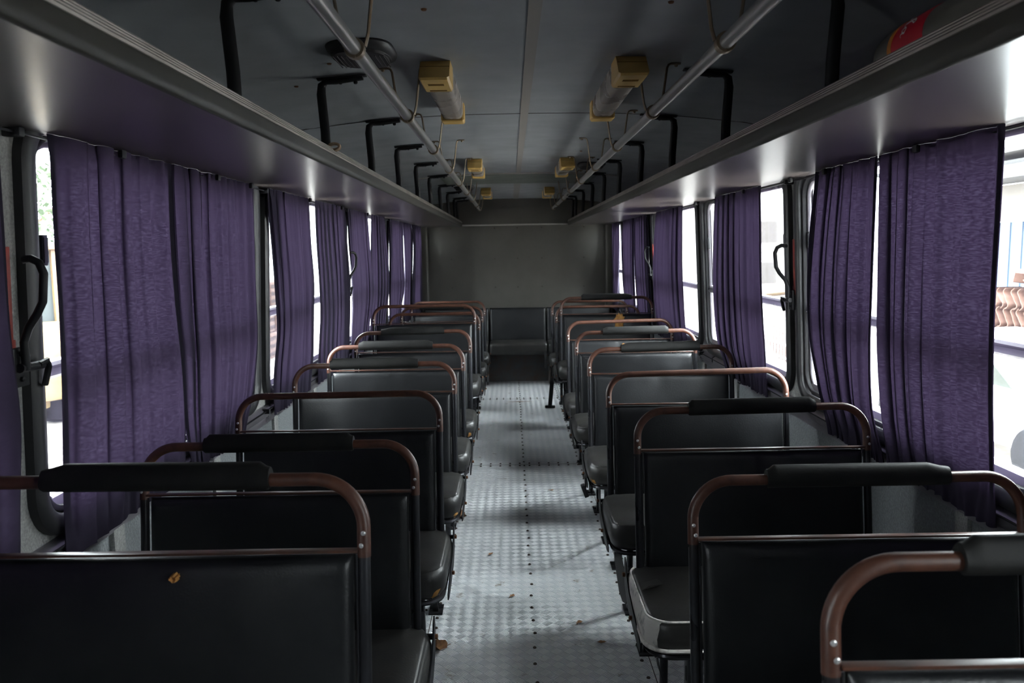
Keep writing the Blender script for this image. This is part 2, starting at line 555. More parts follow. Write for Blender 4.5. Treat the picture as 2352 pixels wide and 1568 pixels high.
def make_window(X, s, y0, y1):
    global wcount
    wcount += 1
    cy_, cz = (y0 + y1) / 2, (WZ0 + WZ1) / 2
    hy, hz = (y1 - y0) / 2, (WZ1 - WZ0) / 2
    org = (X, cy_, WZ0)

    def sweep(inset, half_w, x_c, half_d, rad, mi=0):
        ctr = rr_loop(hy - inset, hz - inset, rad, 8)
        n = len(ctr)
        sec = []
        for k in range(12):
            a = 2 * PI * k / 12
            ca, sa = math.cos(a), math.sin(a)
            p = 0.6
            sec.append((math.copysign(abs(ca) ** p, ca) * half_w, math.copysign(abs(sa) ** p, sa) * half_d))
        rings = []
        for i in range(n):
            t = Vector(ctr[(i + 1) % n]) - Vector(ctr[i - 1])
            t.normalize()
            nx, nz = t[1], -t[0]
            rings.append([(x_c + d, cy_ + ctr[i][0] + nx * w_, cz + ctr[i][1] + nz * w_) for w_, d in sec])
        rings.append(rings[0])
        return rings
    mb = MB()
    mb.rings(sweep(0.027, 0.027, X - s * 0.004, 0.024, 0.10), 0, False, False)
    mb.rings(sweep(0.060, 0.010, X + s * 0.012, 0.022, 0.085), 0, False, False)
    w = struct(mb.build('window_%d' % wcount, RUB, origin=org))
    fr = MB()
    fr.rings(sweep(0.076, 0.010, X + s * 0.022, 0.016, 0.07), 0, False, False)
    # mullion between the lower fixed pane and the upper sliding ones, a rail at the foot
    fr.prism([(X + s * 0.034, 1.262), (X + s * 0.006, 1.262), (X - s * 0.004, 1.270), (X + s * 0.008, 1.284), (X + s * 0.004, 1.292), (X + s * 0.012, 1.300), (X + s * 0.034, 1.302)], 1, y0 + 0.07, y1 - 0.07)
    fr.prism([(X + s * 0.034, WZ0 + 0.07), (X, WZ0 + 0.07), (X + s * 0.006, WZ0 + 0.092), (X + s * 0.034, WZ0 + 0.098)], 1, y0 + 0.10, y1 - 0.10)
    f = fr.build('window_frame', ALU)
    f.parent = w
    f.location = -Vector(org)
    # sliding sashes in the upper part: edge rails with a black finger pull
    for ya, yb, xo in ((y0 + 0.075, cy_ + 0.02, 0.018), (cy_ - 0.02, y1 - 0.075, 0.028)):
        sb = MB()
        for yy in (ya + 0.011, yb - 0.011):
            sb.box((X + s * xo, yy, 1.555), (0.010, 0.024, 0.50), 0, 0.002)
        o = sb.build('sliding_sash', ALU); o.parent = w; o.location = -Vector(org)
        gp = MB(); gp.box((X + s * (xo + 0.001), (ya + yb) / 2, 1.555), (0.003, yb - ya - 0.04, 0.50))
        g = gp.build('pane', GLASS); g.parent = o
    for yy in (y0 + 0.105, y1 - 0.105):
        pb = MB()
        pb.box((X + s * 0.004, yy, 1.565), (0.016, 0.022, 0.072), 0, 0.004)
        pb.box((X - s * 0.004, yy, 1.565), (0.004, 0.016, 0.060), 0, 0.001)
        o = pb.build('finger_pull', BLK); o.parent = w; o.location = -Vector(org)
    lp = MB(); lp.box((X + s * 0.030, cy_, 1.12), (0.003, y1 - y0 - 0.16, 0.33))
    g = lp.build('lower_pane', GLASS); g.parent = w; g.location = -Vector(org)
    return w


for (y0, y1) in winL:
    make_window(XL, -1, y0, y1)
for (y0, y1) in winR:
    make_window(XR, 1, y0, y1)

# ------------------------------------------------------------------ floor
fb = MB()
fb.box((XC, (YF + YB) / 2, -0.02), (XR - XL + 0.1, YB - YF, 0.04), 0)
# seams as shallow dark strips, rivets along them
for x in (-0.362, 0.50):
    fb.box((x, (YF + YB) / 2, 0.0004), (0.003, YB - YF, 0.001), 1)
for y in (2.2, 5.53, 8.05):
    fb.box((XC, y, 0.0004), (0.862, 0.003, 0.001), 1)


def dome(mb, x, y, z, r, mi=0, h=0.5):
    mb.lathe([(r, 0), (r * 0.9, r * h * 0.55), (r * 0.5, r * h * 0.95), (0.0001, r * h)], (x, y, z), 'z', 8, mi)


rnd = random.Random(3)
y = 0.3
while y < 9.2:
    dome(fb, XC + rnd.uniform(-0.004, 0.004), y + rnd.uniform(-0.012, 0.012), 0, 0.0075, 1, 0.8)
    for x in (-0.362, 0.50):
        for d in (-0.03, 0.028):
            dome(fb, x + d + rnd.uniform(-0.004, 0.004), y + rnd.uniform(-0.02, 0.02) + (0.05 if d > 0 else 0), 0, 0.0075, 1, 0.8)
    y += 0.118
for y in (5.50, 5.56, 8.02, 8.08):
    for k in range(12):
        dome(fb, -0.31 + k * 0.07, y, 0, 0.0075, 1, 0.8)
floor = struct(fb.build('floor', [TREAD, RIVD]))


# ------------------------------------------------------------------ ceiling
def ceil_z(x):
    d = abs(x - XC)
    if d <= 0.93:
        return ZC - 0.050 * (d / 0.93) ** 2.6
    t = (d - 0.93) / (1.15 - 0.93)
    return ZC - 0.05 - 0.16 * (1 - math.sqrt(max(0, 1 - min(1, t) ** 2)))


cb = MB()
xs = [XL + (XR - XL) * k / 64 for k in range(65)]
low = [(x, ceil_z(x)) for x in xs]
upp = [(x, ceil_z(x) + 0.06) for x in reversed(xs)]
cb.prism(low + upp, 1, YF, YB + 0.05, 0)
ceiling = struct(cb.build('ceiling', CEIL, angle=60))


def ceil_strip(name, y0, y1, x0, x1, dz, mt, n=40, lift=0.0):
    mb_ = MB()
    xs_ = [x0 + (x1 - x0) * k / n for k in range(n + 1)]
    mb_.prism([(x, ceil_z(x) - dz) for x in xs_] + [(x, ceil_z(x) + 0.002) for x in reversed(xs_)], 1, y0, y1)
    return struct(mb_.build(name, mt, angle=60))


ceil_strip('trim_1', 3.555, 3.565, XL + 0.03, XR - 0.03, 0.0012, SEAM)
ceil_strip('trim_2', YF, 6.32, XC - 0.017, XC + 0.017, 0.004, TRIMC, 4)
ceil_strip('trim_3', 7.12, YB, XC - 0.030, XC + 0.030, 0.003, TRIMC, 4)
ceil_strip('trim_4', 6.28, 7.12, XC - 0.62, XC + 0.62, 0.012, CEILD)
ceil_strip('trim_5', 6.25, 6.285, XC - 0.80, XC + 0.80, 0.009, TRIMC)
ceil_strip('trim_6', 1.0, 1.008, XL + 0.03, XR - 0.03, 0.001, SEAM)
sm = MB()
for x, y_ in ((-0.205, 2.02), (0.40, 1.99), (0.44, 4.9), (-0.55, 2.5), (-0.72, 2.75), (0.62, 4.4)):
    sm.lathe([(0.008, 0), (0.006, -0.004), (0.0001, -0.005)], (x, y_, ceil_z(x)), 'z', 8)
sm.build('ceiling_screw', RUST, ceiling)

# ------------------------------------------------------------------ end walls
bb = MB()
bb.box((XC, YB + 0.03, 1.0), (XR - XL + 0.1, 0.06, 2.4))
for x, w_ in ((XL + 0.05, 0.10), (XR - 0.05, 0.10)):
    bb.box((x, YB - 0.035, 1.1), (w_, 0.07, 2.0), 0, 0.03, seg=4)
wall_back = struct(bb.build('wall_back', WALLB))
sb = MB()
sb.box((XC, YB - 0.01, 1.838), (1.30, 0.025, 0.018), 0, 0.003)
struct(sb.build('trim_7', TRIMC))
sc_ = MB()
for z in (1.10, 1.44, 1.80):
    for x in (-0.72, -0.20, 0.07, 0.36, 0.86):
        sc_.lathe([(0.0001, -0.004), (0.007, -0.003), (0.009, 0)], (x + 0.01, YB - 0.001, z), 'y', 8)
sc_.build('wall_screw', SEAM, wall_back)
fw = MB()
fw.box((XC, YF - 0.03, 1.10), (XR - XL + 0.1, 0.06, 2.3))  # unseen front made solid, without windscreen, to keep light off near seats
struct(fw.build('wall_front_unseen', WALLD))


# ------------------------------------------------------------------ luggage racks
def rack(side):
    s = -1 if side == 'left' else 1
    X = XL if s < 0 else XR
    xl = -0.578 if s < 0 else 0.690
    X -= s * 0.011
    y0, y1 = YF + 0.02, YB - 0.01
    root = empty('luggage_rack', (xl, 0, 1.824),
                 'long dark vinyl luggage rack with ribbed metal lip, on the %s wall above its windows' % side, 'luggage rack', 'overhead luggage racks')
    off = Vector((xl, 0, 1.824))
    sh = MB()
    ny = 110
    def under(u, v):
        x = xl + (X - xl) * v
        y = y0 + (y1 - y0) * u
        w = 0.0012 * mnoise.noise(Vector((x * 3, y * 1.6, s * 5.0)))
        return (x, y, 1.824 + w * min(1, v * 6) * min(1, (1 - v) * 5))
    sh.grid(under, ny * 2, 14)
    sh.box(((xl + X) / 2, (y0 + y1) / 2, 1.842), (abs(X - xl) - 0.004, y1 - y0, 0.018))
    sh.build('shelf_panel', RACKU, root, fix=True).location = -off
    for o in root.children: o.location = -off
    ed = MB()
    prof = [(0.0, 1.822), (-0.006, 1.826), (-0.008, 1.840), (-0.008, 1.866), (0.002, 1.868), (0.012, 1.862), (0.014, 1.826)]
    def edge_ring(y_):
        w = 0.0012 * mnoise.noise(Vector((y_ * 9, s * 3, 0))) if s > 0 else 0.0004 * mnoise.noise(Vector((y_ * 9, 1, 0)))
        return [(xl + s * (px - (0.5 * w if pz < 1.84 else 0)), y_, pz + (w * 1.8 if pz < 1.84 else 0)) for px, pz in prof]
    ed.rings([edge_ring(y0 + (y1 - y0) * k / 400) for k in range(401)])
    ed.build('edge_band', RACKE, root, angle=50).location = -off
    tr = MB()
    pr = [(-0.010, 1.864)]
    for k in range(4):        # four ribs climbing back over the lip
        a = 1.866 + k * 0.0062
        bx = -0.011 + k * 0.0032
        pr += [(bx, a), (bx - 0.001, a + 0.0022), (bx + 0.0012, a + 0.0046)]
    pr += [(0.006, 1.892), (0.016, 1.890), (0.018, 1.862)]
    tr.rings([[(xl + s * px, yy, pz) for px, pz in pr] for yy in (y0, y1)])
    tr.build('ribbed_trim', ALUR, root, angle=20).location = -off
    # black struts from the rack to the ceiling with a foot lying under it
    ys = [0.95, 1.80, 2.67, 3.54, 4.40, 5.27, 6.13, 7.0, 7.87, 8.75, 9.2]
    for i, y_ in enumerate(ys):
        b = MB()
        xb = xl + s * 0.030
        xt = xl + s * 0.040
        zt = ceil_z(xt) - 0.004
        zi = ceil_z(xl - s * 0.10) - 0.004
        path = [(xb, y_, 1.845), (xb + s * 0.002, y_, 1.95), (xt, y_, zt - 0.05), (xt - s * 0.003, y_, zt - 0.022), (xt - s * 0.018, y_, zt - 0.010), (xt - s * 0.05, y_, zt - 0.010), (xl - s * 0.10, y_, zi - 0.008)]
        b.tube(path, [0.009, 0.009, 0.009, 0.010, 0.011, 0.011, 0.011], 12, rz=(0, 1, 0), scale2=[1.75, 1.75, 1.7, 1.4, 0.9, 0.85, 0.85])
        b.tube([(xt + s * 0.01, y_, zt - 0.003), (xl - s * 0.11, y_, zi - 0.002)], 0.017, 8, rz=(0, 1, 0), scale2=0.25)
        for q in (0.03, 0.08):
            b.lathe([(0.007, 0), (0.007, -0.007), (0.004, -0.010)], (xl - s * q + s * 0.005, y_, (zi + zt) / 2 - 0.014), 'z', 8)
        b.build('bracket', BLK, root).location = -off
    return root


rackL, rackR = rack('left'), rack('right')

# small rope knot tied round the left lip
kb = MB()
pts = []
for k in range(60):
    a = k / 59 * 2 * PI * 2.5
    pts.append((-0.575 + 0.020 * math.cos(a), 2.63 + 0.012 * math.sin(a * 0.8) + 0.010 * (k / 60), 1.893 + 0.010 * math.sin(a)))
kb.tube(pts, 0.0045, 6)
kb.tube([(-0.59, 2.64, 1.896), (-0.60, 2.67, 1.880), (-0.595, 2.70, 1.872)], 0.004, 6)
tag(kb.build('rope_knot', ROPE, origin=(-0.578, 2.63, 1.885)), 'small knotted beige rope tied on the lip of the left luggage rack', 'rope')


# ------------------------------------------------------------------ hand rails
def hand_rail(side):
    s = -1 if side == 'left' else 1
    x = XC + s * 0.398
    z = 1.983
    root = empty('hand_rail', (x, 0, z), 'round metal grab rail on V hangers under the ceiling, %s of the aisle' % side, 'hand rail', 'ceiling hand rails')
    off = Vector((x, 0, z))
    p = MB()
    p.tube([(x, YF + 0.3, z), (x, 2, z), (x, 5, z), (x, 8.60, z)], 0.0158, 20)
    p.lathe([(0.0001, 0.012), (0.013, 0.008), (0.0158, 0)], (x, 8.6, z), 'y', 20)
    p.build('pole', POLE, root).location = -off
    for i in range(10):
        y_ = 0.885 + 0.8615 * i
        if i == 9: y_ = 8.52
        h = MB()
        h.lathe([(0.0158, -0.013), (0.0215, -0.013), (0.0225, -0.008), (0.0225, 0.008), (0.0215, 0.013), (0.0158, 0.013)], (x, y_, z), 'y', 20)
        for q in (-1, 1):
            zt = ceil_z(x + q * 0.07)
            pth = [(x + q * 0.0225, y_, z + 0.004), (x + q * 0.030, y_, z + 0.030), (x + q * 0.045, y_, zt - 0.015), (x + q * 0.050, y_, zt - 0.006), (x + q * 0.058, y_, zt - 0.003), (x + q * 0.088, y_, zt - 0.003)]
            h.tube(pth, 0.0085, 8, rz=(0, 1, 0), scale2=0.45)
            h.lathe([(0.006, 0), (0.006, -0.006), (0.0035, -0.009), (0.0001, -0.009)], (x + q * 0.074, y_, zt - 0.004), 'z', 6)
        h.lathe([(0.0001, -0.003), (0.004, -0.002), (0.0045, 0)], (x + s * 0, y_ - 0.013, z - 0.019), 'y', 8)
        h.build('hanger', HANG, root).location = -off


hand_rail('left')
hand_rail('right')


# ------------------------------------------------------------------ ceiling lamps
def lamp_meshes(L):
    def cap(y0, y1, flip):
        b = MB()
        w = 0.047
        pr = ([(y0 + 0.088, 0.0), (y0 + 0.055, -0.026), (y0 + 0.010, -0.068), (y0 + 0.018, -0.074), (y1 - 0.004, -0.074), (y1, -0.070), (y1, 0.0)] if not flip else
              [(y0, 0.0), (y0, -0.036), (y0 + 0.004, -0.066), (y0 + 0.010, -0.074), (y1 - 0.004, -0.074), (y1, -0.070), (y1, 0.0)])
        if flip:
            pr = [(y0 + y1 - p[0], p[1]) for p in pr][::-1]
        rings = []
        for xx, ins in ((-w, 0.006), (-w + 0.006, 0.0), (w - 0.006, 0.0), (w, 0.006)):
            cyy = (y0 + y1) / 2
            rings.append([(xx, cyy + (p[0] - cyy) * (1 - ins / 0.06), p[1] * (1 - ins / 0.08)) for p in pr])
        b.rings(rings)
        return b
    c1 = cap(0, 0.205, False)
    for k in range(4):
        c1.box((0, 0.080 + k * 0.007, -0.0745), (0.050, 0.002, 0.0012), 1)
    for k in range(3):
        c1.box((0, 0.175 + k * 0.006, -0.0745), (0.056, 0.0018, 0.0012), 1)
    c1.box((0, 0.0545, -0.0255), (0.092, 0.0016, 0.0018), 1)
    c2 = cap(L - 0.085, L, True)
    d = MB()
    prof = []
    for k in range(37):
        a = PI * k / 36
        rr_ = 1 + 0.006 * math.cos(k * PI)
        prof.append((-0.0435 * math.copysign(abs(math.cos(a)) ** 0.4, math.cos(a)) * rr_, -0.066 * abs(math.sin(a)) ** 0.4 * rr_))
    prof = [(-0.0435, 0.0)] + prof[1:-1] + [(0.0435, 0.0)]
    d.prism(prof, 1, 0.19, L - 0.07)
    return (c1.mesh('end_cap', [YEL, YELD], angle=30), c2.mesh('end_cap', [YEL, YELD], angle=30), d.mesh('lamp_cover', DIFF, angle=50))


LAMP_CACHE = {}
for (x, y_, L, lab) in ((-0.228, 2.47, 0.89, 'nearest ceiling lamp left of the centre strip'), (0.385, 2.45, 0.90, 'nearest ceiling lamp right of the centre strip'),
                        (-0.228, 5.17, 0.74, 'middle ceiling lamp left of the centre strip'), (0.383, 5.17, 0.74, 'middle ceiling lamp right of the centre strip'),
                        (-0.230, 7.62, 0.70, 'farthest ceiling lamp left, by the back wall'), (0.385, 7.62, 0.70, 'farthest ceiling lamp right, by the back wall')):
    key = round(L, 2)
    if key not in LAMP_CACHE:
        LAMP_CACHE[key] = lamp_meshes(L)
    c1, c2, d = LAMP_CACHE[key]
    r0 = empty('ceiling_lamp', (x, y_, ceil_z(x) + 0.002), lab + ', unlit with yellow end caps', 'ceiling lamp', 'unlit fluorescent ceiling lamps')
    link('end_cap', c1, r0); link('end_cap', c2, r0); link('lamp_cover', d, r0)


# ------------------------------------------------------------------ speakers
def speaker(x, y_, lab):
    z = ceil_z(x)
    root = empty('speaker', (x, y_, z), lab, 'speaker', 'flat ceiling speakers')
    b = MB()
    def outline(a, b_, z_):
        pts_ = []
        for k in range(48):
            t = 2 * PI * k / 48
            c, s_ = math.cos(t), math.sin(t)
            rr_ = 1 - 0.06 * math.cos(4 * t) 
            pts_.append((a * c * rr_, b_ * s_ * rr_, z_))
        return pts_
    b.rings([outline(0.100, 0.135, 0.004), outline(0.104, 0.140, -0.004), outline(0.100, 0.135, -0.014), outline(0.085, 0.115, -0.022)])
    b.build('speaker_plate', SPKM, root, angle=50)
    g = MB()
    g.rings([outline(0.084, 0.112, -0.020), outline(0.080, 0.108, -0.030), outline(0.060, 0.08, -0.034)])
    for k in range(-6, 7):
        g.box((k * 0.012, 0, -0.034), (0.0025, 0.14, 0.003))
    g.build('grille', mat('speaker_grille', (0.03, 0.025, 0.028), 0.75), root, angle=50)
    t = MB()
    t.tube([(0.082 * math.cos(2 * PI * k / 40), 0.112 * math.sin(2 * PI * k / 40), -0.024) for k in range(40)], 0.003, 6, closed=True)
    t.build('rim', SPKM, root)


speaker(-0.425, 2.375, 'flat black oval speaker on the ceiling behind the nearest left hanger')
speaker(0.575, 5.60, 'flat black oval speaker on the ceiling behind the right grab rail')
speaker(-0.425, 7.45, 'flat black oval speaker far down the ceiling behind the left grab rail')

# ------------------------------------------------------------------ seats
HW = 0.3715
SLOPE = 0.13
CACHE = {}


def yl(z):
    return (z - 0.9) * SLOPE


def cached(key, fn):
    if key not in CACHE:
        CACHE[key] = fn()
    return CACHE[key]


def f_edge(d, r):
    t = min(max(d / r, 0), 1)
    return math.sqrt(max(0, 1 - (1 - t) ** 2))


def nonuni(n):
    """0..1 with dense ends"""
    out_ = []
    for k in range(n + 1):
        t = k / n
        out_.append(0.5 - 0.5 * math.cos(PI * t) if True else t)
    return out_


def padded_panel(w, z0, z1, t, seed, slope=SLOPE, r=0.022):
    nx, nz = 44, 26
    U, V = nonuni(nx), nonuni(nz)
    b = MB()
    vs = []
    for v in V:
        for u in U:
            x = (u - 0.5) * w
            z = z0 + (z1 - z0) * v
            f = f_edge(w / 2 - abs(x), r) * f_edge(min(z - z0, z1 - z), r)
            wr = mnoise.noise(Vector((x * 4 + seed, z * 5, seed))) * 0.004 + mnoise.noise(Vector((x * 11, z * 13, seed))) * 0.0012
            # a soft crease pulled down from the middle of the top edge
            cr = -0.004 * math.exp(-((x - 0.03 * math.sin(seed)) / 0.018) ** 2) * math.exp(-((z1 - z) / 0.05) ** 2)
            bulge = 0.010 * (1 - (2 * u - 1) ** 2) * (1 - (2 * v - 1) ** 2)
            vs.append((x, (z - 0.9) * slope - f * (t + bulge + wr + cr), z))
    w_ = nx + 1
    fs = [(j * w_ + i, j * w_ + i + 1, (j + 1) * w_ + i + 1, (j + 1) * w_ + i) for j in range(nz) for i in range(nx)]
    b.add(vs, fs)
    # flat back board
    zc = (z0 + z1) / 2
    b.box((0, (zc - 0.9) * slope + 0.007, zc), (w - 0.004, 0.012, (z1 - z0) - 0.002), 0, 0.003, rot=Matrix.Rotation(-math.atan(slope), 3, 'X'))
    return b.mesh('backrest', VINYL, fix=False, angle=70)


def seat_frame(a):
    b = MB()
    for sx in (-1, 1):
        x = sx * HW
        b.tube([(x, yl(0.40), 0.40), (x, yl(0.65), 0.65), (x, yl(0.893), 0.893)], 0.0112, 14)
        b.tube([(x - sx * 0.012, yl(0.50) - 0.004, 0.50), (x - sx * 0.012, yl(0.89) - 0.004, 0.89)], 0.003, 6)
    b.tube([(-HW, yl(0.492), 0.492), (HW, yl(0.492), 0.492)], 0.008, 10)
    b.tube([(-HW, yl(0.41), 0.41), (HW, yl(0.41), 0.41)], 0.010, 10)
    return b.mesh('frame', TUBE)


def seat_bar():
    b = MB()
    b.box((0, yl(0.898) - 0.006, 0.898), (2 * HW - 0.02, 0.016, 0.005), 0, 0.001)
    return b.mesh('crossbar', mat('bar_brown_black', (0.045, 0.028, 0.022), 0.35, col2=(0.10, 0.04, 0.025), cscale=12))


def seat_rail(tilt):
    b = MB()
    zt, rc = 1.025, 0.088
    pts = [(-HW, yl(0.885), 0.885), (-HW, yl(0.93), zt - rc)]
    for k in range(1, 12):
        t = R(180 - 90 * k / 12)
        z = zt - rc + rc * math.sin(t)
        pts.append((-HW + rc + rc * math.cos(t), yl(z), z))
    n0 = len(pts)
    for x in (-HW + rc, -0.1, 0.1, HW - rc):
        pts.append((x, yl(zt), zt))
    for k in range(1, 12):
        t = R(90 - 90 * k / 12)
        z = zt - rc + rc * math.sin(t)
        pts.append((HW - rc + rc * math.cos(t), yl(z), z))
    pts += [(HW, yl(0.93), zt - rc), (HW, yl(0.885), 0.885)]
    pts = [(x, y_, z + tilt * (x / HW) * max(0, (z - 0.9) / 0.125)) for x, y_, z in pts]
    b.tube(pts, 0.0124, 16)
    return b.mesh('grab_bar', BROWN)


def seat_rivet():
    b = MB()
    b.lathe([(0.0001, -0.0035), (0.0018, -0.0036), (0.0020, -0.0022), (0.0026, -0.0032), (0.0042, -0.0022), (0.0046, 0.001)], (0, 0, 0), 'y', 10)
    return b.mesh('rivet', RIVM)


def grip(cl, cr):
    """closed-cell grip over the rail: a tall rounded tube with cut shoulders at its ends"""
    b = MB()
    L = 0.2045
    st = [(-L, 0.35), (-L + 0.004, 0.42), (-L + 0.004 + cl * 0.3, 0.5), (-L + 0.006 + cl, 0.97), (-L + 0.012 + cl, 1.0), (-0.1, 1.0), (0, 1.03), (0.1, 1.0),
          (L - 0.012 - cr, 1.0), (L - 0.006 - cr, 0.97), (L - 0.004 - cr * 0.3, 0.5), (L - 0.004, 0.42), (L, 0.35)]
    rings = []
    for x, h in st:
        ring = []
        edge = 0.0165 if abs(x) > L - 0.002 else 0.0195
        for k in range(28):
            t = 2 * PI * k / 28
            c, s_ = math.cos(t), math.sin(t)
            zz = s_ * (edge if s_ < 0 else 0.016 + 0.016 * h)
            yy = math.copysign(abs(c) ** 0.8, c) * (0.0185 + 0.002 * h) * (1 if s_ < 0 else 1 - 0.25 * abs(s_))
            wob = 0.0006 * mnoise.noise(Vector((x * 30, t * 2, cl * 40)))
            ring.append((x, yy + wob, zz + wob))
        rings.append(ring)
    b.rings(rings)
    return b.mesh('grip_pad', PADM, angle=50)


CU = dict(y0=-0.425, y1=-0.005)


def cushion_rings(a, extra=0.0):
    x_out = HW + 0.042
    x_in = HW - 0.005
    cx = a * (x_out - x_in) / 2
    hx = (x_out + x_in) / 2
    cyy = (CU['y0'] + CU['y1']) / 2
    hy = (CU['y1'] - CU['y0']) / 2
    prof = [(0.420, 0.030), (0.424, 0.014), (0.436, 0.005), (0.455, 0.0), (0.482, 0.0), (0.500, 0.004), (0.511, 0.009), (0.5135, 0.0125), (0.517, 0.0125), (0.522, 0.020), (0.527, 0.036), (0.531, 0.065), (0.533, 0.10), (0.534, 0.15)]
    rings = []
    for z, ins in prof:
        lp = rr_loop(hx - ins + extra, hy - ins + extra, max(0.075 - ins * 0.5, 0.02), 7)
        rings.append([(cx + p[0], cyy + p[1], z + extra * 0.6 + 0.004 * mnoise.noise(Vector((p[0] * 6, p[1] * 6, a)))) for p in lp])
    return rings


def cushion_mesh(a):
    b = MB()
    b.rings(cushion_rings(a))
    return b.mesh('cushion', VINC, angle=60)


def cushion_frame(a):
    b = MB()
    rr_ = cushion_rings(a)[1]
    b.tube([(p[0], p[1], 0.412) for p in rr_], 0.009, 8, closed=True)
    for x in (-0.2, 0, 0.2):
        b.tube([(x, CU['y0'] + 0.02, 0.412), (x, CU['y1'] - 0.02, 0.412)], 0.008, 8)
    b.box((0.01, -0.215, 0.420), (0.72, 0.36, 0.006))
    return b.mesh('cushion_frame', TUBE)


def side_plate(a):
    b = MB()
    x = a * (HW + 0.046)
    poly = [(0.010, 0.555), (0.022, 0.52), (0.006, 0.46), (-0.06, 0.415), (-0.26, 0.388), (-0.30, 0.395), (-0.30, 0.415), (-0.20, 0.445), (-0.08, 0.475), (-0.03, 0.51), (-0.012, 0.545)]
    poly = [(yl(0.5) + p[0], p[1]) for p in poly]
    b.prism(poly, 0, x - 0.002, x + 0.002)
    b.lathe([(0.007, 0), (0.007, a * 0.008), (0.004, a * 0.010), (0.0001, a * 0.010)], (x + a * 0.002, -0.20, 0.425), 'x', 6, 1)
    b.lathe([(0.007, 0), (0.007, a * 0.008), (0.0001, a * 0.009)], (x + a * 0.002, yl(0.5), 0.50), 'x', 6, 1)
    b.box((a * (HW + 0.022), yl(0.5), 0.50), (0.05, 0.012, 0.012))
    return b.mesh('side_plate', [BLK, RUST])


def leg_mesh(front, raise_):
    b = MB()
    h = 0.405 + raise_
    if front:
        # pressed channel with oval holes
        w = 0.05
        b.box((0, 0, 0.405 - h / 2), (0.004, w, h), 0, 0.001)
        for q in (-1, 1):
            b.box((0.010, q * (w / 2), 0.405 - h / 2), (0.022, 0.004, h), 0, 0.001)
        for k in range(3):
            lp = rr_loop(0.008, 0.022, 0.0079, 5)
            zc = 0.405 - 0.07 - k * 0.11
            b.prism([(p[0], zc + p[1]) for p in lp], 0, -0.003, 0.003, 1)
        b.box((0.01, 0, 0.405 - h + 0.004), (0.06, 0.09, 0.008), 0, 0.002)
    else:
        b.tube([(0, 0, 0.405), (0, 0.015, 0.2), (0, 0.02, 0.405 - h + 0.01)], 0.014, 10)
        b.box((-0.0, 0.02, 0.405 - h + 0.004), (0.05, 0.10, 0.008), 0, 0.002)
        for q in (-1, 1):
            b.lathe([(0.007, 0), (0.006, 0.007), (0.0001, 0.008)], (0, 0.02 + q * 0.036, 0.405 - h + 0.008), 'z', 6)
    return b.mesh('leg', [TUBE, mat('hole_shadow_black', (0.004, 0.004, 0.004), 0.9)])


def torn_patch(a, i0, i1, lv0, lv1, seed, mt, extra=0.0022, name='torn_cover'):
    rg = cushion_rings(a, extra)
    rn = random.Random(seed)
    b = MB()
    vs, idx = [], {}
    n = len(rg[0])
    fs = []
    cols = list(range(i0, i1 + 1))
    for li in range(lv0, lv1 + 1):
        for ci, c in enumerate(cols):
            p = Vector(rg[li][c % n])
            if ci in (0, len(cols) - 1) or li == lv1:
                q = Vector(rg[max(li - 1, 0)][(c + (1 if ci == 0 else -1)) % n])
                p = p.lerp(q, rn.uniform(0, 0.7))
            idx[(li, ci)] = len(vs)
            vs.append(p)
    for li in range(lv0, lv1):
        for ci in range(len(cols) - 1):
            fs.append((idx[(li, ci)], idx[(li, ci + 1)], idx[(li + 1, ci + 1)], idx[(li + 1, ci)]))
    b.add(vs, fs)
    return b, vs


def strap(pts, w, parent, name='seat_belt', mt=BELT, off=(0, 0, 0), wdir=(0, 1, 0)):
    b = MB()
    P = [Vector(p) for p in pts]
    wv = Vector(wdir) * (w / 2)
    rings = []
    for i, p in enumerate(P):
        t = (P[min(i + 1, len(P) - 1)] - P[max(i - 1, 0)]).normalized()
        n_ = t.cross(wv).normalized() * 0.0012
        rings.append([p + wv + n_, p - wv + n_, p - wv - n_, p + wv - n_])
    b.rings(rings)
    return b.build(name, mt, parent)


ORD = ['', 'first', 'second', 'third', 'fourth', 'fifth', 'sixth', 'seventh', 'eighth', 'ninth', 'tenth']


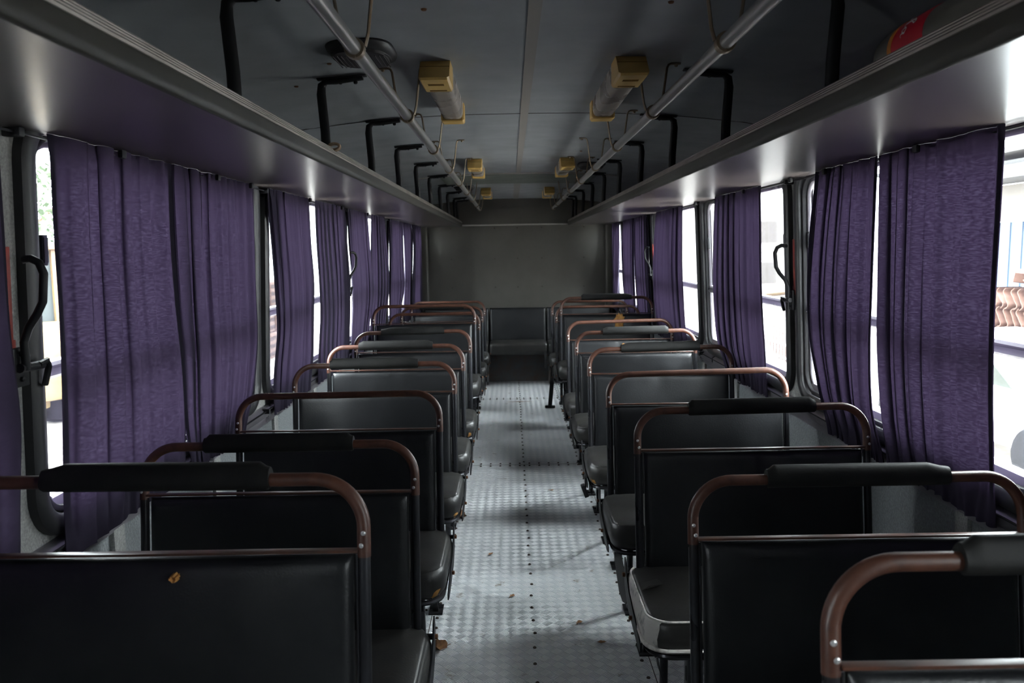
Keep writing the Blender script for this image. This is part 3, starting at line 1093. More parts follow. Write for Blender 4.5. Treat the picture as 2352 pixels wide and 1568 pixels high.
def make_seat(side, row, y0, dz, pad, tilt=0.0, dx=0.0, note=''):
    a = 1 if side == 'left' else -1
    xm = (-0.6445 if side == 'left' else 0.7715) + dx
    lab = 'black vinyl seat %s of the aisle, %s row from camera, %s' % (side, ORD[row], note or ('black rail grip' if pad else 'bare brown rail'))
    root = empty('bus_seat', (xm, y0, 0), lab, 'seat', 'bus seats %s of the aisle' % side)
    lift = Vector((0, 0, dz))

    def add(name, key, fn, parent=root, loc=(0, 0, 0), lifted=True):
        o = link(name, cached(key, fn), parent)
        o.location = Vector(loc) + (lift if lifted else Vector((0, 0, 0)))
        return o
    add('frame', ('frame',), lambda: seat_frame(a))
    bar = add('grab_bar', ('rail', round(tilt, 4)), lambda: seat_rail(tilt))
    add('crossbar', ('bar',), seat_bar)
    bk = add('backrest', ('back', (row * 3 + (a > 0)) % 5), lambda: padded_panel(2 * HW - 0.038, 0.508, 0.890, 0.020, row * 1.7 + a))
    cu = add('cushion', ('cush', a), lambda: cushion_mesh(a))
    add('cushion_frame', ('cframe', a), lambda: cushion_frame(a))
    add('side_plate', ('plate', a), lambda: side_plate(a))
    for sx in (1, -1):
        for z, ox in ((0.930, 0.001), (0.908, -0.003)):
            add('rivet', ('riv',), seat_rivet, loc=(a * sx * HW + ox * a, yl(z) - 0.0115, z))
    for sx in (1, -1):
        for fr, yy in ((True, -0.36), (False, -0.04)):
            add('leg', ('leg', fr, dz > 0), lambda: leg_mesh(fr, dz), loc=(a * sx * (HW - 0.085), yy, 0))
    if pad:
        g = add('grip_pad', ('pad', pad), lambda: grip(*pad), loc=(0, yl(1.025), 1.027 + 0.0))
        g.rotation_euler = (0, -tilt / HW, 0)
    return root, cu, bk, lift


SEATS = {}
Lrows = [(1, 1.36, 0.12, (0.034, 0.012), -0.002, ''), (2, 2.09, 0, (0.008, 0.010), 0.0, ''), (3, 2.84, 0, None, 0.002, ''), (4, 3.60, 0, (0.006, 0.034), 0.002, ''),
         (5, 4.29, 0, (0.018, 0.022), 0.0, ''), (6, 5.05, 0, (0.05, 0.012), 0.004, ''), (7, 5.74, 0.12, None, 0.0, ''), (8, 6.50, 0, None, 0.003, ''),
         (9, 7.20, 0, (0.01, 0.01), 0.0, ''), (10, 7.93, 0, None, 0.0, '')]
Rrows = [(1, 0.945, 0.12, (0.012, 0.012), 0.0, ''), (2, 1.70, 0, (0.010, 0.040), 0.0, ''), (3, 2.48, 0, (0.006, 0.010), 0.004, 'torn cushion corner, black grip'), (4, 3.23, 0, None, 0.006, ''),
         (5, 4.04, 0, (0.035, 0.008), 0.004, ''), (6, 4.86, 0, (0.02, 0.01), 0.004, ''), (7, 5.57, 0, None, 0.006, ''), (8, 6.36, 0.12, (0.008, 0.035), 0.0, 'torn back showing orange foam'),
         (9, 7.02, 0, None, 0.0, ''), (10, 7.75, 0, None, 0.0, '')]
for row, y0, dz, pad, tilt, note in Lrows:
    SEATS['L', row] = make_seat('left', row, y0, dz, pad, tilt, 0, note)
for row, y0, dz, pad, tilt, note in Rrows:
    SEATS['R', row] = make_seat('right', row, y0, dz, pad, tilt, 0, note)


# --- tears and straps
def tear(key, x, z, w, h, name='exposed_foam', mt=FOAM, seed=0):
    """ragged hole in the backrest cover with foam bulging out; x, z local to the seat"""
    root, cu, bk, lift = SEATS[key]
    rn = random.Random(seed)
    b = MB()
    n = 26
    def ring(k, dy):
        rn2 = random.Random(seed + 5)
        out_ = []
        for i in range(n):
            t = 2 * PI * i / n
            rr_ = k * (1 + rn2.uniform(-0.28, 0.22))
            out_.append((x + w / 2 * math.cos(t) * rr_, yl(z) - 0.0255 - dy, z + h / 2 * math.sin(t) * rr_))
        return out_
    b.rings([ring(1.0, -0.004), ring(0.98, 0.010), ring(0.8, 0.013), ring(0.45, 0.009 + rn.uniform(0, 0.004)), ring(0.1, 0.006)])
    o = b.build(name, mt, root, angle=60)
    o.location = lift
    o['label'] = 'orange foam showing through a tear'
    return o


tear(('L', 1), 0.078 - 0.0 - 0.078 + (-0.64 + 0.6515) + 0.03, 0.864, 0.016, 0.013, seed=4)
tear(('R', 8), 0.10, 0.842, 0.095, 0.13, seed=2)
tear(('R', 7), -0.02 + 0.04, 0.86, 0.022, 0.024, seed=9)

root, cu, bk, lift = SEATS['R', 3]
n_ = 32
# the aisle-front corner of a right seat: -x, -y quadrant of the loop = indices 16..23
b, _ = torn_patch(-1, 13, 21, 2, 8, 5, CANV)
o = b.build('torn_cover', CANV, root, fix=True); o.location = lift
o['label'] = 'pale backing cloth where the black vinyl has torn off'
b2 = MB()
rg = cushion_rings(-1, 0.004)
b2.tube([Vector(rg[7][i % 32]) for i in range(12, 25)], 0.0035, 8)
b2.tube([Vector(rg[2][i % 32]) + Vector((0, 0, -0.004)) for i in range(12, 25)], 0.006, 8)
o = b2.build('piping', CANV, root); o.location = lift
# loose flap of vinyl at the tear
b3 = MB()
b3.add([(-0.395, -0.20, 0.536), (-0.34, -0.18, 0.540), (-0.33, -0.23, 0.545), (-0.36, -0.25, 0.551), (-0.375, -0.24, 0.544), (-0.40, -0.26, 0.540)], [(0, 1, 2, 5), (2, 3, 4, 5)])
o = b3.build('torn_flap', VINC, root); o.location = lift

# small tears at cushion corners on the left
for key, i0, i1, seed in ((('L', 3), 26, 28, 3), (('L', 6), 26, 28, 8), (('R', 5), 18, 20, 6), (('L', 4), 27, 29, 2)):
    root, cu, bk, lift = SEATS[key]
    a = 1 if key[0] == 'L' else -1
    b, _ = torn_patch(a, i0, i1, 1, 3, seed, FOAM, 0.002)
    o = b.build('exposed_foam', FOAM, root); o.location = lift
    o['label'] = 'orange foam showing at the cushion corner'

# belts: hanging strap between the third and fourth right seats, others further back
r4 = SEATS['R', 4][0]
strap([(-0.380, -0.32, 0.415), (-0.386, -0.42, 0.375), (-0.391, -0.55, 0.345), (-0.392, -0.64, 0.352), (-0.390, -0.70, 0.372)], 0.045, r4, wdir=(0.55, 0.25, 0.8))
r3 = SEATS['R', 3][0]
strap([(-0.37, -0.30, 0.41), (-0.35, -0.27, 0.30), (-0.30, -0.22, 0.15), (-0.24, -0.20, 0.02)], 0.045, r3)
r5 = SEATS['R', 5][0]
bb_ = MB()
bb_.box((-0.433, -0.36, 0.385), (0.020, 0.045, 0.060), 0, 0.004, rot=Matrix.Rotation(R(-20), 3, 'Y'))
bb_.box((-0.428, -0.35, 0.425), (0.006, 0.04, 0.05), 0, 0.002)
bb_.build('belt_buckle', BLK, r5)
r10 = SEATS['R', 10][0]
strap([(-0.385, -0.30, 0.41), (-0.395, -0.33, 0.30), (-0.405, -0.28, 0.15), (-0.412, -0.22, 0.03)], 0.04, r10, wdir=(1, 0, 0))
fb_ = MB()
fb_.box((-0.412, -0.21, 0.014), (0.10, 0.04, 0.026), 0, 0.010)
fb_.box((-0.412, -0.21, 0.020), (0.035, 0.07, 0.03), 0, 0.010)
fb_.build('belt_buckle', BLK, r10)

# ------------------------------------------------------------------ rear bench
rb = empty('rear_bench', (XC, 9.15, 0), 'full-width black vinyl bench against the back wall, end of the aisle', 'bench')
segs = [(-0.60, 0.88), (0.075, 0.44), (0.75, 0.88)]
for cx, w in ((-0.652, 0.76), (0.07, 0.66), (0.79, 0.76)):
    me = padded_panel(w, 0.47, 0.865, 0.030, cx * 3, slope=0.12)
    o = link('backrest', me, rb, (cx - XC, 0.08, 0))
    c = MB()
    lpz = [(0.355, 0.02), (0.362, 0.006), (0.40, 0), (0.46, 0.0), (0.480, 0.006), (0.490, 0.025), (0.494, 0.08)]
    c.rings([[(p[0], p[1], z) for p in rr_loop(w / 2 - ins, 0.22 - ins, 0.03, 5)] for z, ins in lpz])
    o = c.build('cushion', VINC, rb, angle=60)
    o.location = (cx - XC, -0.12, 0)
bp_ = MB()
bp_.box((0, 0.0, 0.175), (2.22, 0.02, 0.35))
bp_.box((0, -0.02, 0.345), (2.22, 0.30, 0.014))
bp_.box((-0.36, -0.12, 0.17), (0.02, 0.22, 0.34)); bp_.box((0.36, -0.12, 0.17), (0.02, 0.22, 0.34))
bp_.build('base_panel', mat('bench_base_paint', (0.13, 0.14, 0.15), 0.5, col2=(0.15, 0.11, 0.09), cscale=8), rb)
strap([(0.30, -0.345, 0.40), (0.31, -0.35, 0.30), (0.30, -0.352, 0.2)], 0.03, rb, wdir=(1, 0, 0))

# ------------------------------------------------------------------ curtains
ZLV = [1.82, 1.6, 1.4, 1.2, 1.0, .83]
CUR_L = [
    ([0.27, 0.27, 0.27, 0.27, 0.27, 0.27], [1.631, 1.626, 1.619, 1.626, 1.595, 1.575]),
    ([1.814, 1.803, 1.798, 1.783, 1.759, 1.746], [2.452, 2.438, 2.44, 2.453, 2.44, 2.407]),
    ([2.435, 2.425, 2.425, 2.435, 2.435, 2.46], [3.222, 3.203, 3.184, 3.167, 3.08, 2.949]),
    ([3.416, 3.444, 3.462, 3.46, 3.373, 3.347], [4.096, 4.098, 4.12, 4.075, 4.03, 3.945]),
    ([4.239, 4.242, 4.263, 4.257, 4.183, 4.136], [4.969, 4.986, 5.001, 4.983, 4.935, 4.906]),
    ([5.075, 5.096, 5.139, 5.131, 5.066, 5.034], [5.768, 5.807, 5.856, 5.837, 5.662, 5.536]),
    ([5.932, 5.879, 5.829, 5.787, 5.729, 5.72], [6.544, 6.613, 6.687, 6.649, 6.427, 6.386]),
    ([6.779, 6.764, 6.749, 6.702, 6.672, 6.672], [7.622, 7.575, 7.56, 7.57, 7.327, 7.309]),
    ([7.622, 7.661, 7.681, 7.635, 7.531, 7.531], [8.249, 8.219, 8.187, 8.081, 7.995, 7.995]),
    ([8.36, 8.432, 8.363, 8.249, 8.181, 8.181], [9.15, 9.15, 9.14, 9.12, 9.10, 9.10]),
]
CUR_R = [
    ([1.9, 1.897, 1.894, 1.882, 1.862, 1.85], [2.542, 2.531, 2.522, 2.512, 2.474, 2.416]),
    ([2.542, 2.54, 2.538, 2.537, 2.512, 2.43], [3.066, 3.11, 3.124, 3.092, 2.988, 2.88]),
    ([3.727, 3.703, 3.683, 3.643, 3.594, 3.572], [4.574, 4.587, 4.588, 4.562, 4.478, 4.263]),
    ([5.415, 5.415, 5.405, 5.356, 5.288, 5.204], [6.382, 6.462, 6.493, 6.472, 6.388, 6.263]),
    ([6.766, 6.733, 6.689, 6.63, 6.559, 6.559], [7.501, 7.476, 7.451, 7.387, 7.31, 7.31]),
    ([7.527, 7.513, 7.5, 7.462, 7.412, 7.412], [8.222, 8.312, 8.285, 8.24, 8.12, 8.095]),
    ([8.585, 8.586, 8.599, 8.651, 8.694, 8.694], [9.12, 9.12, 9.12, 9.1, 9.1, 9.1]),
    ([0.30, 0.30, 0.30, 0.30, 0.30, 0.30], [1.64, 1.64, 1.63, 1.64, 1.63, 1.63]),  # out of view, added to cut light from the window beside the camera
]


def interp(z, tab):
    if z >= ZLV[0]: return tab[0]
    for i in range(5):
        if z >= ZLV[i + 1]:
            t = (ZLV[i] - z) / (ZLV[i] - ZLV[i + 1])
            # smooth through the knots
            p0 = tab[max(i - 1, 0)]; p1 = tab[i]; p2 = tab[i + 1]; p3 = tab[min(i + 2, 5)]
            return 0.5 * ((2 * p1) + (-p0 + p2) * t + (2 * p0 - 5 * p1 + 4 * p2 - p3) * t * t + (-p0 + 3 * p1 - 3 * p2 + p3) * t ** 3)
    return tab[5]


def curtain(side, near, far, seed, lab, folds=None, deep=1.0):
    s = -1 if side == 'left' else 1
    Xc = (XL if s < 0 else XR) - s * 0.044
    rn = random.Random(seed)
    w0 = abs(far[2] - near[2])
    nf = folds or max(3, w0 / 0.125)
    ph = [rn.uniform(0, 2 * PI) for _ in range(8)]
    kk = [rn.uniform(0.75, 1.3) for _ in range(8)]
    nu = int(max(60, w0 * 190))
    nv = 64
    ztop, zbot = 1.8236, 0.828

    def fold(u, v):
        # u along the cloth, v 0 at the top, 1 at the bottom
        q = u * nf * 2 * PI
        warp = 1.3 * math.sin(u * 5.1 * kk[0] + ph[0]) + 0.55 * math.sin(v * 3.1 + ph[1] + u * 3)
        f = math.sin(q * kk[1] + warp + ph[2]) + 0.45 * math.sin(q * 1.7 * kk[2] + ph[3] + v * 1.1) + 0.22 * math.sin(q * 3.1 + ph[4] - v * 0.8)
        return f / 1.6

    def fn(u, v):
        z = ztop + (zbot - ztop) * v
        ya, yb = interp(z, near), interp(z, far)
        y_ = ya + (yb - ya) * u
        amp = 0.0085 + 0.004 * math.sin(PI * min(1, v * 1.05))
        e = min(u, 1 - u) * 2
        f = fold(u, v)
        x = Xc - s * f * amp
        th = u * nf * 2 * PI * kk[1] + ph[2] + 1.3 * math.sin(u * 5.1 * kk[0] + ph[0]) + 0.55 * math.sin(v * 3.1 + ph[1] + u * 3)
        ov = (0.55 + 0.75 * math.sin(u * 4.3 + ph[4] + v * 0.7)) * (w0 / nf) * 0.20 * deep
        y_ -= (ov * math.sin(2 * th) + 0.4 * ov * math.cos(th)) * min(1, e * 6) * (1 - 0.5 * max(0, (v - 0.85) / 0.15))
        # gather near the wires
        g = max(0, (v - 0.90) / 0.10)
        if g > 0:
            rf = math.sin(u * nf * 5.3 * 2 * PI / 2 + ph[5] + 1.5 * math.sin(u * 9 + ph[6]))
            x = x * (1 - 0.6 * g) + (Xc) * 0.6 * g - s * rf * 0.0045 * g
            z += 0.003 * g * math.sin(u * nf * 14.1 + ph[7]) + 0.004 * g * math.sin(u * nf * 2.2 + ph[0])
        gt = max(0, (0.05 - v) / 0.05)
        if gt > 0:
            x += s * 0.004 * gt * math.sin(u * nf * 9 + ph[6])
        xlim = (XL if s < 0 else XR) - s * 0.031
        if s < 0: x = max(x, xlim)
        else: x = min(x, xlim)
        return (x, y_, z)
    b = MB()
    b.grid(fn, nu, nv)
    # side hems: a doubled edge
    # doubled side hems, a second layer of cloth close behind the first
    ew = min(0.35, 0.022 / w0)
    b.grid(lambda u, v: (lambda p: (p[0] + s * 0.0025, p[1], p[2]))(fn(u * ew, v)), 4, nv)
    b.grid(lambda u, v: (lambda p: (p[0] + s * 0.0025, p[1], p[2]))(fn(1 - ew + u * ew, v)), 4, nv)
    b.grid(lambda u, v: (lambda p: (p[0] + s * 0.0025, p[1], p[2]))(fn(u, 0.965 + 0.035 * v)), nu, 3)
    yo = (near[5] + far[5]) / 2
    ob = b.build('curtain', CURT, origin=(Xc, yo, zbot), fix=False, angle=180)
    tag(ob, lab, 'curtain', 'purple curtains on the %s windows' % side)
    return ob


LN = ['dark purple curtain at the left picture edge, before the red plate and window latch',
      'wide purple curtain in the nearest full left window, its straight edge beside the bright gap',
      'gathered purple curtain joined to the far side of the wide nearest left curtain',
      'purple curtain in the second left window, nearer half, beside the first pillar',
      'purple curtain in the second left window, farther half, past the bright gap',
      'purple curtain in the third left window behind the raised black latch handle',
      'narrow purple curtain in the third left window, second from its latch handle',
      'purple curtain fourth window left, nearer half, between two bright slits',
      'slim purple curtain fourth window left, farther half, between thin light slits',
      'last purple curtain on the left, touching the back wall']
RN = ['broad purple curtain at the right with bright car and roof tiles beside it',
      'pleated purple curtain right, beyond the thin bright slit, next to the pillar',
      'purple curtain in the second right window, tightly pleated with a pale stripe',
      'purple curtain in the third right window, beyond the second right pillar',
      'purple curtain in the fourth right window, nearer side of the thin slit',
      'purple curtain in the fourth right window, farther side of the thin slit',
      'last narrow purple curtain on the right, by the back wall',
      'unseen purple curtain added in the right window beside the camera']
for i, (a_, b_) in enumerate(CUR_L):
    curtain('left', a_, b_, 11 + i, LN[i], folds=[8, 4.5, 8, 6, 6, 6, 6, 7, 5, 6][i], deep=0.35 if i == 1 else 0.9)
for side, lab in (('left', 'left purple curtain added out of view to shade the foremost window'), ('right', 'right purple curtain added out of view to shade the foremost window')):
    curtain(side, [-1.17] * 6, [0.05] * 6, 77, lab, folds=8)  # unseen curtains added to hold back daylight from the foremost windows
for i, (a_, b_) in enumerate(CUR_R):
    curtain('right', a_, b_, 41 + i, RN[i], folds=[5, 6, 9, 7, 6, 6, 4, 8][i], deep=0.6 if i == 0 else 0.9)

for side in ('left', 'right'):
    s = -1 if side == 'left' else 1
    X = XL if s < 0 else XR
    xw = X - s * 0.033
    for z, nm in ((0.862, 'lower'), (1.812, 'upper')):
        b = MB()
        ys = [YF + 0.05 + k * 0.08 for k in range(int((YB - YF - 0.1) / 0.08))]
        b.tube([(xw, yy, z) for yy in ys], 0.003, 6)
        for p in PIL[1:-1]:
            for q in (p - 0.0,):
                b.box((X - s * 0.028, q, z), (0.040, 0.020, 0.020), 0, 0.004)
                b.lathe([(0.009, -0.006), (0.011, 0), (0.009, 0.006)], (xw, q, z), 'y', 10)
        if z > 1:
            for yy in ([2.08, 2.75, 3.10, 4.0, 4.75, 5.6] if s < 0 else [2.25, 2.9, 3.25, 3.9, 4.9]):
                b.box((X - s * 0.066, yy, 1.811), (0.014, 0.026, 0.022), 0, 0.006)
        b.build('curtain_wire', BLK, wall_left if s < 0 else wall_right)


# ------------------------------------------------------------------ emergency latches
def latch(side, y_, lab, out=0.036, swing=0.0):
    s = -1 if side == 'left' else 1
    X = XL if s < 0 else XR
    root = empty('window_latch', (X, y_, 1.30), lab, 'window latch', 'black emergency window latches')
    off = Vector((X, y_, 1.30))
    d = 1 if s < 0 else 1
    pl = MB()
    pl.box((X - s * 0.024, y_ - 0.045, 1.455), (0.006, 0.026, 0.235), 0, 0.002)
    pl.box((X - s * 0.024, y_ - 0.035, 1.335), (0.006, 0.020, 0.08), 0, 0.002)
    pl.build('mounting_plate', RED, root).location = -off
    br = MB()
    br.box((X - s * 0.030, y_ - 0.025, 1.315), (0.016, 0.05, 0.085), 0, 0.003)
    br.tube([(X - s * 0.045, y_ - 0.045, 1.315), (X - s * 0.045, y_ + 0.035, 1.312)], 0.010, 10)
    for q in (1.29, 1.345):
        br.lathe([(0.006, 0), (0.006, -s * 0.006), (0.003, -s * 0.008)], (X - s * 0.038, y_ - 0.03, q), 'x', 6)
    br.build('pivot', BLK, root).location = -off
    hd = MB()
    x1 = X - s * 0.050
    hd.tube([(x1, y_ - 0.03, 1.310), (x1, y_ - 0.035, 1.37), (x1 - s * out * 0.17, y_ - 0.030 + swing * 0.2, 1.400), (x1 - s * out * 0.6, y_ - 0.034 + swing * 0.8, 1.428), (x1 - s * out * 0.9, y_ - 0.034 + swing, 1.455), (x1 - s * out, y_ - 0.034 + swing, 1.515), (x1 - s * out * 0.8, y_ - 0.034 + swing * 0.8, 1.538), (x1 - s * out * 0.45, y_ - 0.034 + swing * 0.4, 1.547), (x1 - s * out * 0.1, y_ - 0.034, 1.545)], 0.0085, 12)
    hd.build('handle', BLK, root).location = -off
    hk = MB()
    hk.tube([(x1, y_ + 0.015, 1.315), (x1, y_ + 0.045, 1.320), (x1 + s * 0.004, y_ + 0.058, 1.305), (x1 + s * 0.010, y_ + 0.052, 1.265), (x1 + s * 0.020, y_ + 0.075, 1.258)], [0.007, 0.007, 0.007, 0.007, 0.002], 8)
    hk.build('hook', BLK, root).location = -off


latch('left', 1.695, 'black bent window latch on red plate, left picture edge by the nearest window', 0.044, 0.006)
latch('left', 5.09, 'black bent window latch poking out between curtains, left, third window', 0.036, 0.04)
latch('right', 3.38, 'black bent window latch on red plate, right, at the bright second window', 0.036, 0.05)
latch('right', 6.70, 'black bent window latch in the far bright gap, right side', 0.036, 0.04)

# ------------------------------------------------------------------ bottle on the right rack
bt = empty('plastic_bottle', (0.768, 1.325, 1.853), 'big plastic drink bottle with red label lying on the right luggage rack', 'bottle')
PET = mat('cloudy_plastic', (0.13, 0.125, 0.11), 0.3)
LBL = mat('red_label', (0.50, 0.01, 0.03), 0.4)
LBY = mat('yellow_label_band', (0.60, 0.22, 0.03), 0.4)
LBW = mat('white_lettering', (0.85, 0.85, 0.85), 0.5)
br_ = 0.054
p = MB()
p.lathe([(0.0001, 0.298), (0.020, 0.300), (0.036, 0.294), (0.048, 0.272), (0.0535, 0.235), (br_, 0.20), (br_ - 0.002, 0.17), (br_, 0.14), (br_, 0.0), (0.050, -0.04), (0.034, -0.08), (0.016, -0.11), (0.013, -0.13)], (0, 0, br_), 'y', 32)
p.build('bottle_body', PET, bt, angle=60)
p = MB(); p.lathe([(0.0145, -0.131), (0.0155, -0.130), (0.0155, -0.150), (0.0001, -0.151)], (0, 0, br_), 'y', 24); p.build('cap', LBL, bt)
p = MB(); p.lathe([(br_ + 0.0008, 0.075), (br_ + 0.0012, 0.08), (br_ + 0.0012, 0.198), (br_ + 0.0008, 0.202)], (0, 0, br_), 'y', 40); lb_ = p.build('label', LBL, bt, angle=60)
p = MB(); p.lathe([(br_ + 0.0018, 0.185), (br_ + 0.0020, 0.187), (br_ + 0.0020, 0.198), (br_ + 0.0018, 0.200)], (0, 0, br_), 'y', 40); p.build('label_band', LBY, lb_)


def ink(strokes, parent, a0, y_c, k):
    """flowing letter strokes laid on the bottle: (along the girth, along the axis, width)"""
    b = MB()
    for st in strokes:
        n = len(st)
        P = []
        for i in range(n - 1):
            for q in range(6):
                t = q / 6
                p0, p1, p2, p3 = st[max(i - 1, 0)], st[i], st[i + 1], st[min(i + 2, n - 1)]
                P.append([0.5 * ((2 * p1[j]) + (-p0[j] + p2[j]) * t + (2 * p0[j] - 5 * p1[j] + 4 * p2[j] - p3[j]) * t * t + (-p0[j] + 3 * p1[j] - 3 * p2[j] + p3[j]) * t ** 3) for j in range(3)])
        P.append(list(st[-1]))
        vs = []
        for i, q in enumerate(P):
            d = Vector((P[min(i + 1, len(P) - 1)][0] - P[max(i - 1, 0)][0], P[min(i + 1, len(P) - 1)][1] - P[max(i - 1, 0)][1]))
            d.normalize()
            nx, ny = -d.y, d.x
            for sg in (-1, 1):
                gx, gy = q[0] + sg * nx * q[2] / 2, q[1] + sg * ny * q[2] / 2
                an = a0 + gx * k / br_          # gx runs down the girth, reading direction
                vs.append(((br_ + 0.003) * math.cos(an), y_c - gy * k, br_ + (br_ + 0.003) * math.sin(an)))
        b.add(vs, [(2 * i, 2 * i + 1, 2 * i + 3, 2 * i + 2) for i in range(len(P) - 1)])
    return b.build('lettering', LBW, parent, fix=False)


# a flowing white script word reading down the girth of the bottle, "Cola"
C_ = [[(0.95, 0.65, 0.03), (0.75, 0.95, 0.10), (0.40, 0.85, 0.16), (0.12, 0.35, 0.17), (0.25, -0.15, 0.12), (0.70, -0.20, 0.05), (0.95, 0.05, 0.03)],
      [(0.75, 0.95, 0.03), (1.0, 0.6, 0.07), (0.85, 0.45, 0.03)], [(0.2, -0.1, 0.02), (-0.3, -0.55, 0.06), (-0.9, -0.75, 0.02)]]
o_ = [[(1.25, 0.42, 0.10), (1.08, 0.18, 0.11), (1.22, -0.04, 0.09), (1.42, 0.12, 0.11), (1.38, 0.36, 0.08), (1.25, 0.42, 0.06), (1.55, 0.32, 0.03)]]
c_ = [[(1.50, 0.2, 0.03), (1.78, 0.75, 0.05), (1.98, 1.15, 0.10), (1.86, 1.28, 0.12), (1.70, 0.95, 0.16), (1.70, 0.3, 0.17), (1.78, -0.04, 0.09), (1.98, 0.10, 0.03)]]
a_l = [[(2.35, 0.38, 0.08), (2.12, 0.40, 0.07), (2.02, 0.14, 0.12), (2.16, -0.04, 0.08), (2.32, 0.12, 0.05), (2.40, 0.40, 0.07)], [(2.40, 0.42, 0.12), (2.36, 0.08, 0.12), (2.46, -0.05, 0.07), (2.62, 0.10, 0.03)]]
ink(C_ + o_ + c_ + a_l, lb_, R(86), 0.150, 0.030)

# ------------------------------------------------------------------ dry leaves and litter on the floor
def leaf(x, y_, sz, rot, seed, lab, curl=1.0):
    rn = random.Random(seed)
    b = MB()
    n = 18
    rim = []
    for k in range(n):
        t = 2 * PI * k / n
        rr_ = sz * (0.65 + 0.35 * abs(math.cos(t * 2.5)) + rn.uniform(-0.1, 0.1)) * (1.25 if abs(math.sin(t)) < 0.5 else 0.8)
        rim.append((rr_ * math.cos(t + rot), rr_ * math.sin(t + rot), 0.004 + curl * sz * 0.5 * abs(math.sin(t + 0.7)) ** 2 + rn.uniform(0, 0.004)))
    mid = [(p[0] * 0.5, p[1] * 0.5, 0.003 + (p[2]) * 0.25) for p in rim]
    vs = [(0, 0, 0.002)] + mid + rim
    fs = [(0, 1 + k, 1 + (k + 1) % n) for k in range(n)] + [(1 + k, 1 + n + k, 1 + n + (k + 1) % n, 1 + (k + 1) % n) for k in range(n)]
    b.add(vs, fs)
    b.tube([(0, 0, 0.003), (sz * 0.6 * math.cos(rot), sz * 0.6 * math.sin(rot), 0.006), (sz * 1.6 * math.cos(rot + 0.2), sz * 1.6 * math.sin(rot + 0.2), 0.004)], 0.0012, 5)
    o = b.build('dry_leaf', LEAF, fix=False)
    o.location = (x, y_, 0.0005)
    tag(o, lab, 'leaf', 'dry leaves on the floor')
    return o


leaf(-0.318, 2.90, 0.042, 0.4, 1, 'dark curled dry leaf on the floor beside the second left seat', 1.2)
leaf(-0.335, 4.40, 0.075, 1.4, 2, 'light brown dry leaf on the floor under the third left seat', 1.0)
leaf(0.05, 7.87, 0.055, 0.1, 3, 'thin brown litter scrap on the aisle floor far back', 0.15).scale = (2.0, 0.35, 0.5)
rn = random.Random(12)
for k, (u, v, lab) in enumerate([(0.235, 4.9, 'crushed leaf crumb right of the rivet line, mid aisle'), (-0.02, 3.36, 'tan crushed leaf crumb left of the rivet line, near the front'),
                                 (0.26, 3.10, 'small brown crumb in the shade patch right of the rivets'), (-0.13, 3.85, 'tan crumb on the floor close to the left seats'), (0.33, 2.93, 'small brown crumb by the right floor seam')]):
    leaf(u, v, 0.014, rn.uniform(0, 6), 20 + k, lab, 0.3)

# ------------------------------------------------------------------ outside
GRD = mat('yard_ground', (0.30, 0.275, 0.25), 0.95, col2=(0.40, 0.375, 0.35), cscale=3, bscale=12, bdist=0.05)
YELP = mat('machine_yellow_paint', (0.085, 0.058, 0.020), 0.6, col2=(0.060, 0.032, 0.012), cscale=5, cfac=0.4)
TYRE = mat('tyre_rubber', (0.009, 0.009, 0.010), 0.95, spec=0.1)
ORNG = mat('orange_paint', (0.070, 0.028, 0.010), 0.5)
CARW = mat('white_car_paint', (0.75, 0.77, 0.78), 0.2)
CGL = mat('car_glass_dark', (0.010, 0.013, 0.010), 0.35, spec=0.15)
BLUE = mat('blue_tarp_sheet', (0.018, 0.034, 0.060), 0.7, col2=(0.026, 0.042, 0.066), cscale=3)
TERR = mat('terracotta', (0.050, 0.021, 0.012), 0.9, col2=(0.036, 0.014, 0.008), cscale=20)
PLAS = mat('light_render', (0.060, 0.054, 0.048), 0.9)
BEAM = mat('grey_eave', (0.014, 0.0135, 0.0135), 0.8)
GRN = mat('leaf_green', (0.022, 0.040, 0.014), 0.8, col2=(0.034, 0.055, 0.024), cscale=3)
BARK = mat('bark', (0.12, 0.08, 0.05), 0.9)
BRK = mat('hollow_brick', (0.055, 0.028, 0.018), 0.9, col2=(0.042, 0.020, 0.013), cscale=10)

gb = MB(); gb.box((0, 20, ZG - 0.05), (160, 160, 0.1))
o = gb.build('ground', GRD); struct(o)


def wheel(mb_, c, r, w, mi=0, mi2=1):
    mb_.lathe([(r * 0.55, -w / 2), (r * 0.93, -w / 2), (r, -w * 0.38), (r, w * 0.38), (r * 0.93, w / 2), (r * 0.55, w / 2)], c, 'x', 28, mi)
    mb_.lathe([(0.001, -w * 0.30), (r * 0.2, -w * 0.32), (r * 0.5, -w * 0.2), (r * 0.56, -w * 0.45), (r * 0.56, w * 0.45), (r * 0.5, w * 0.2), (r * 0.2, w * 0.32), (0.001, w * 0.30)], c, 'x', 24, mi2)


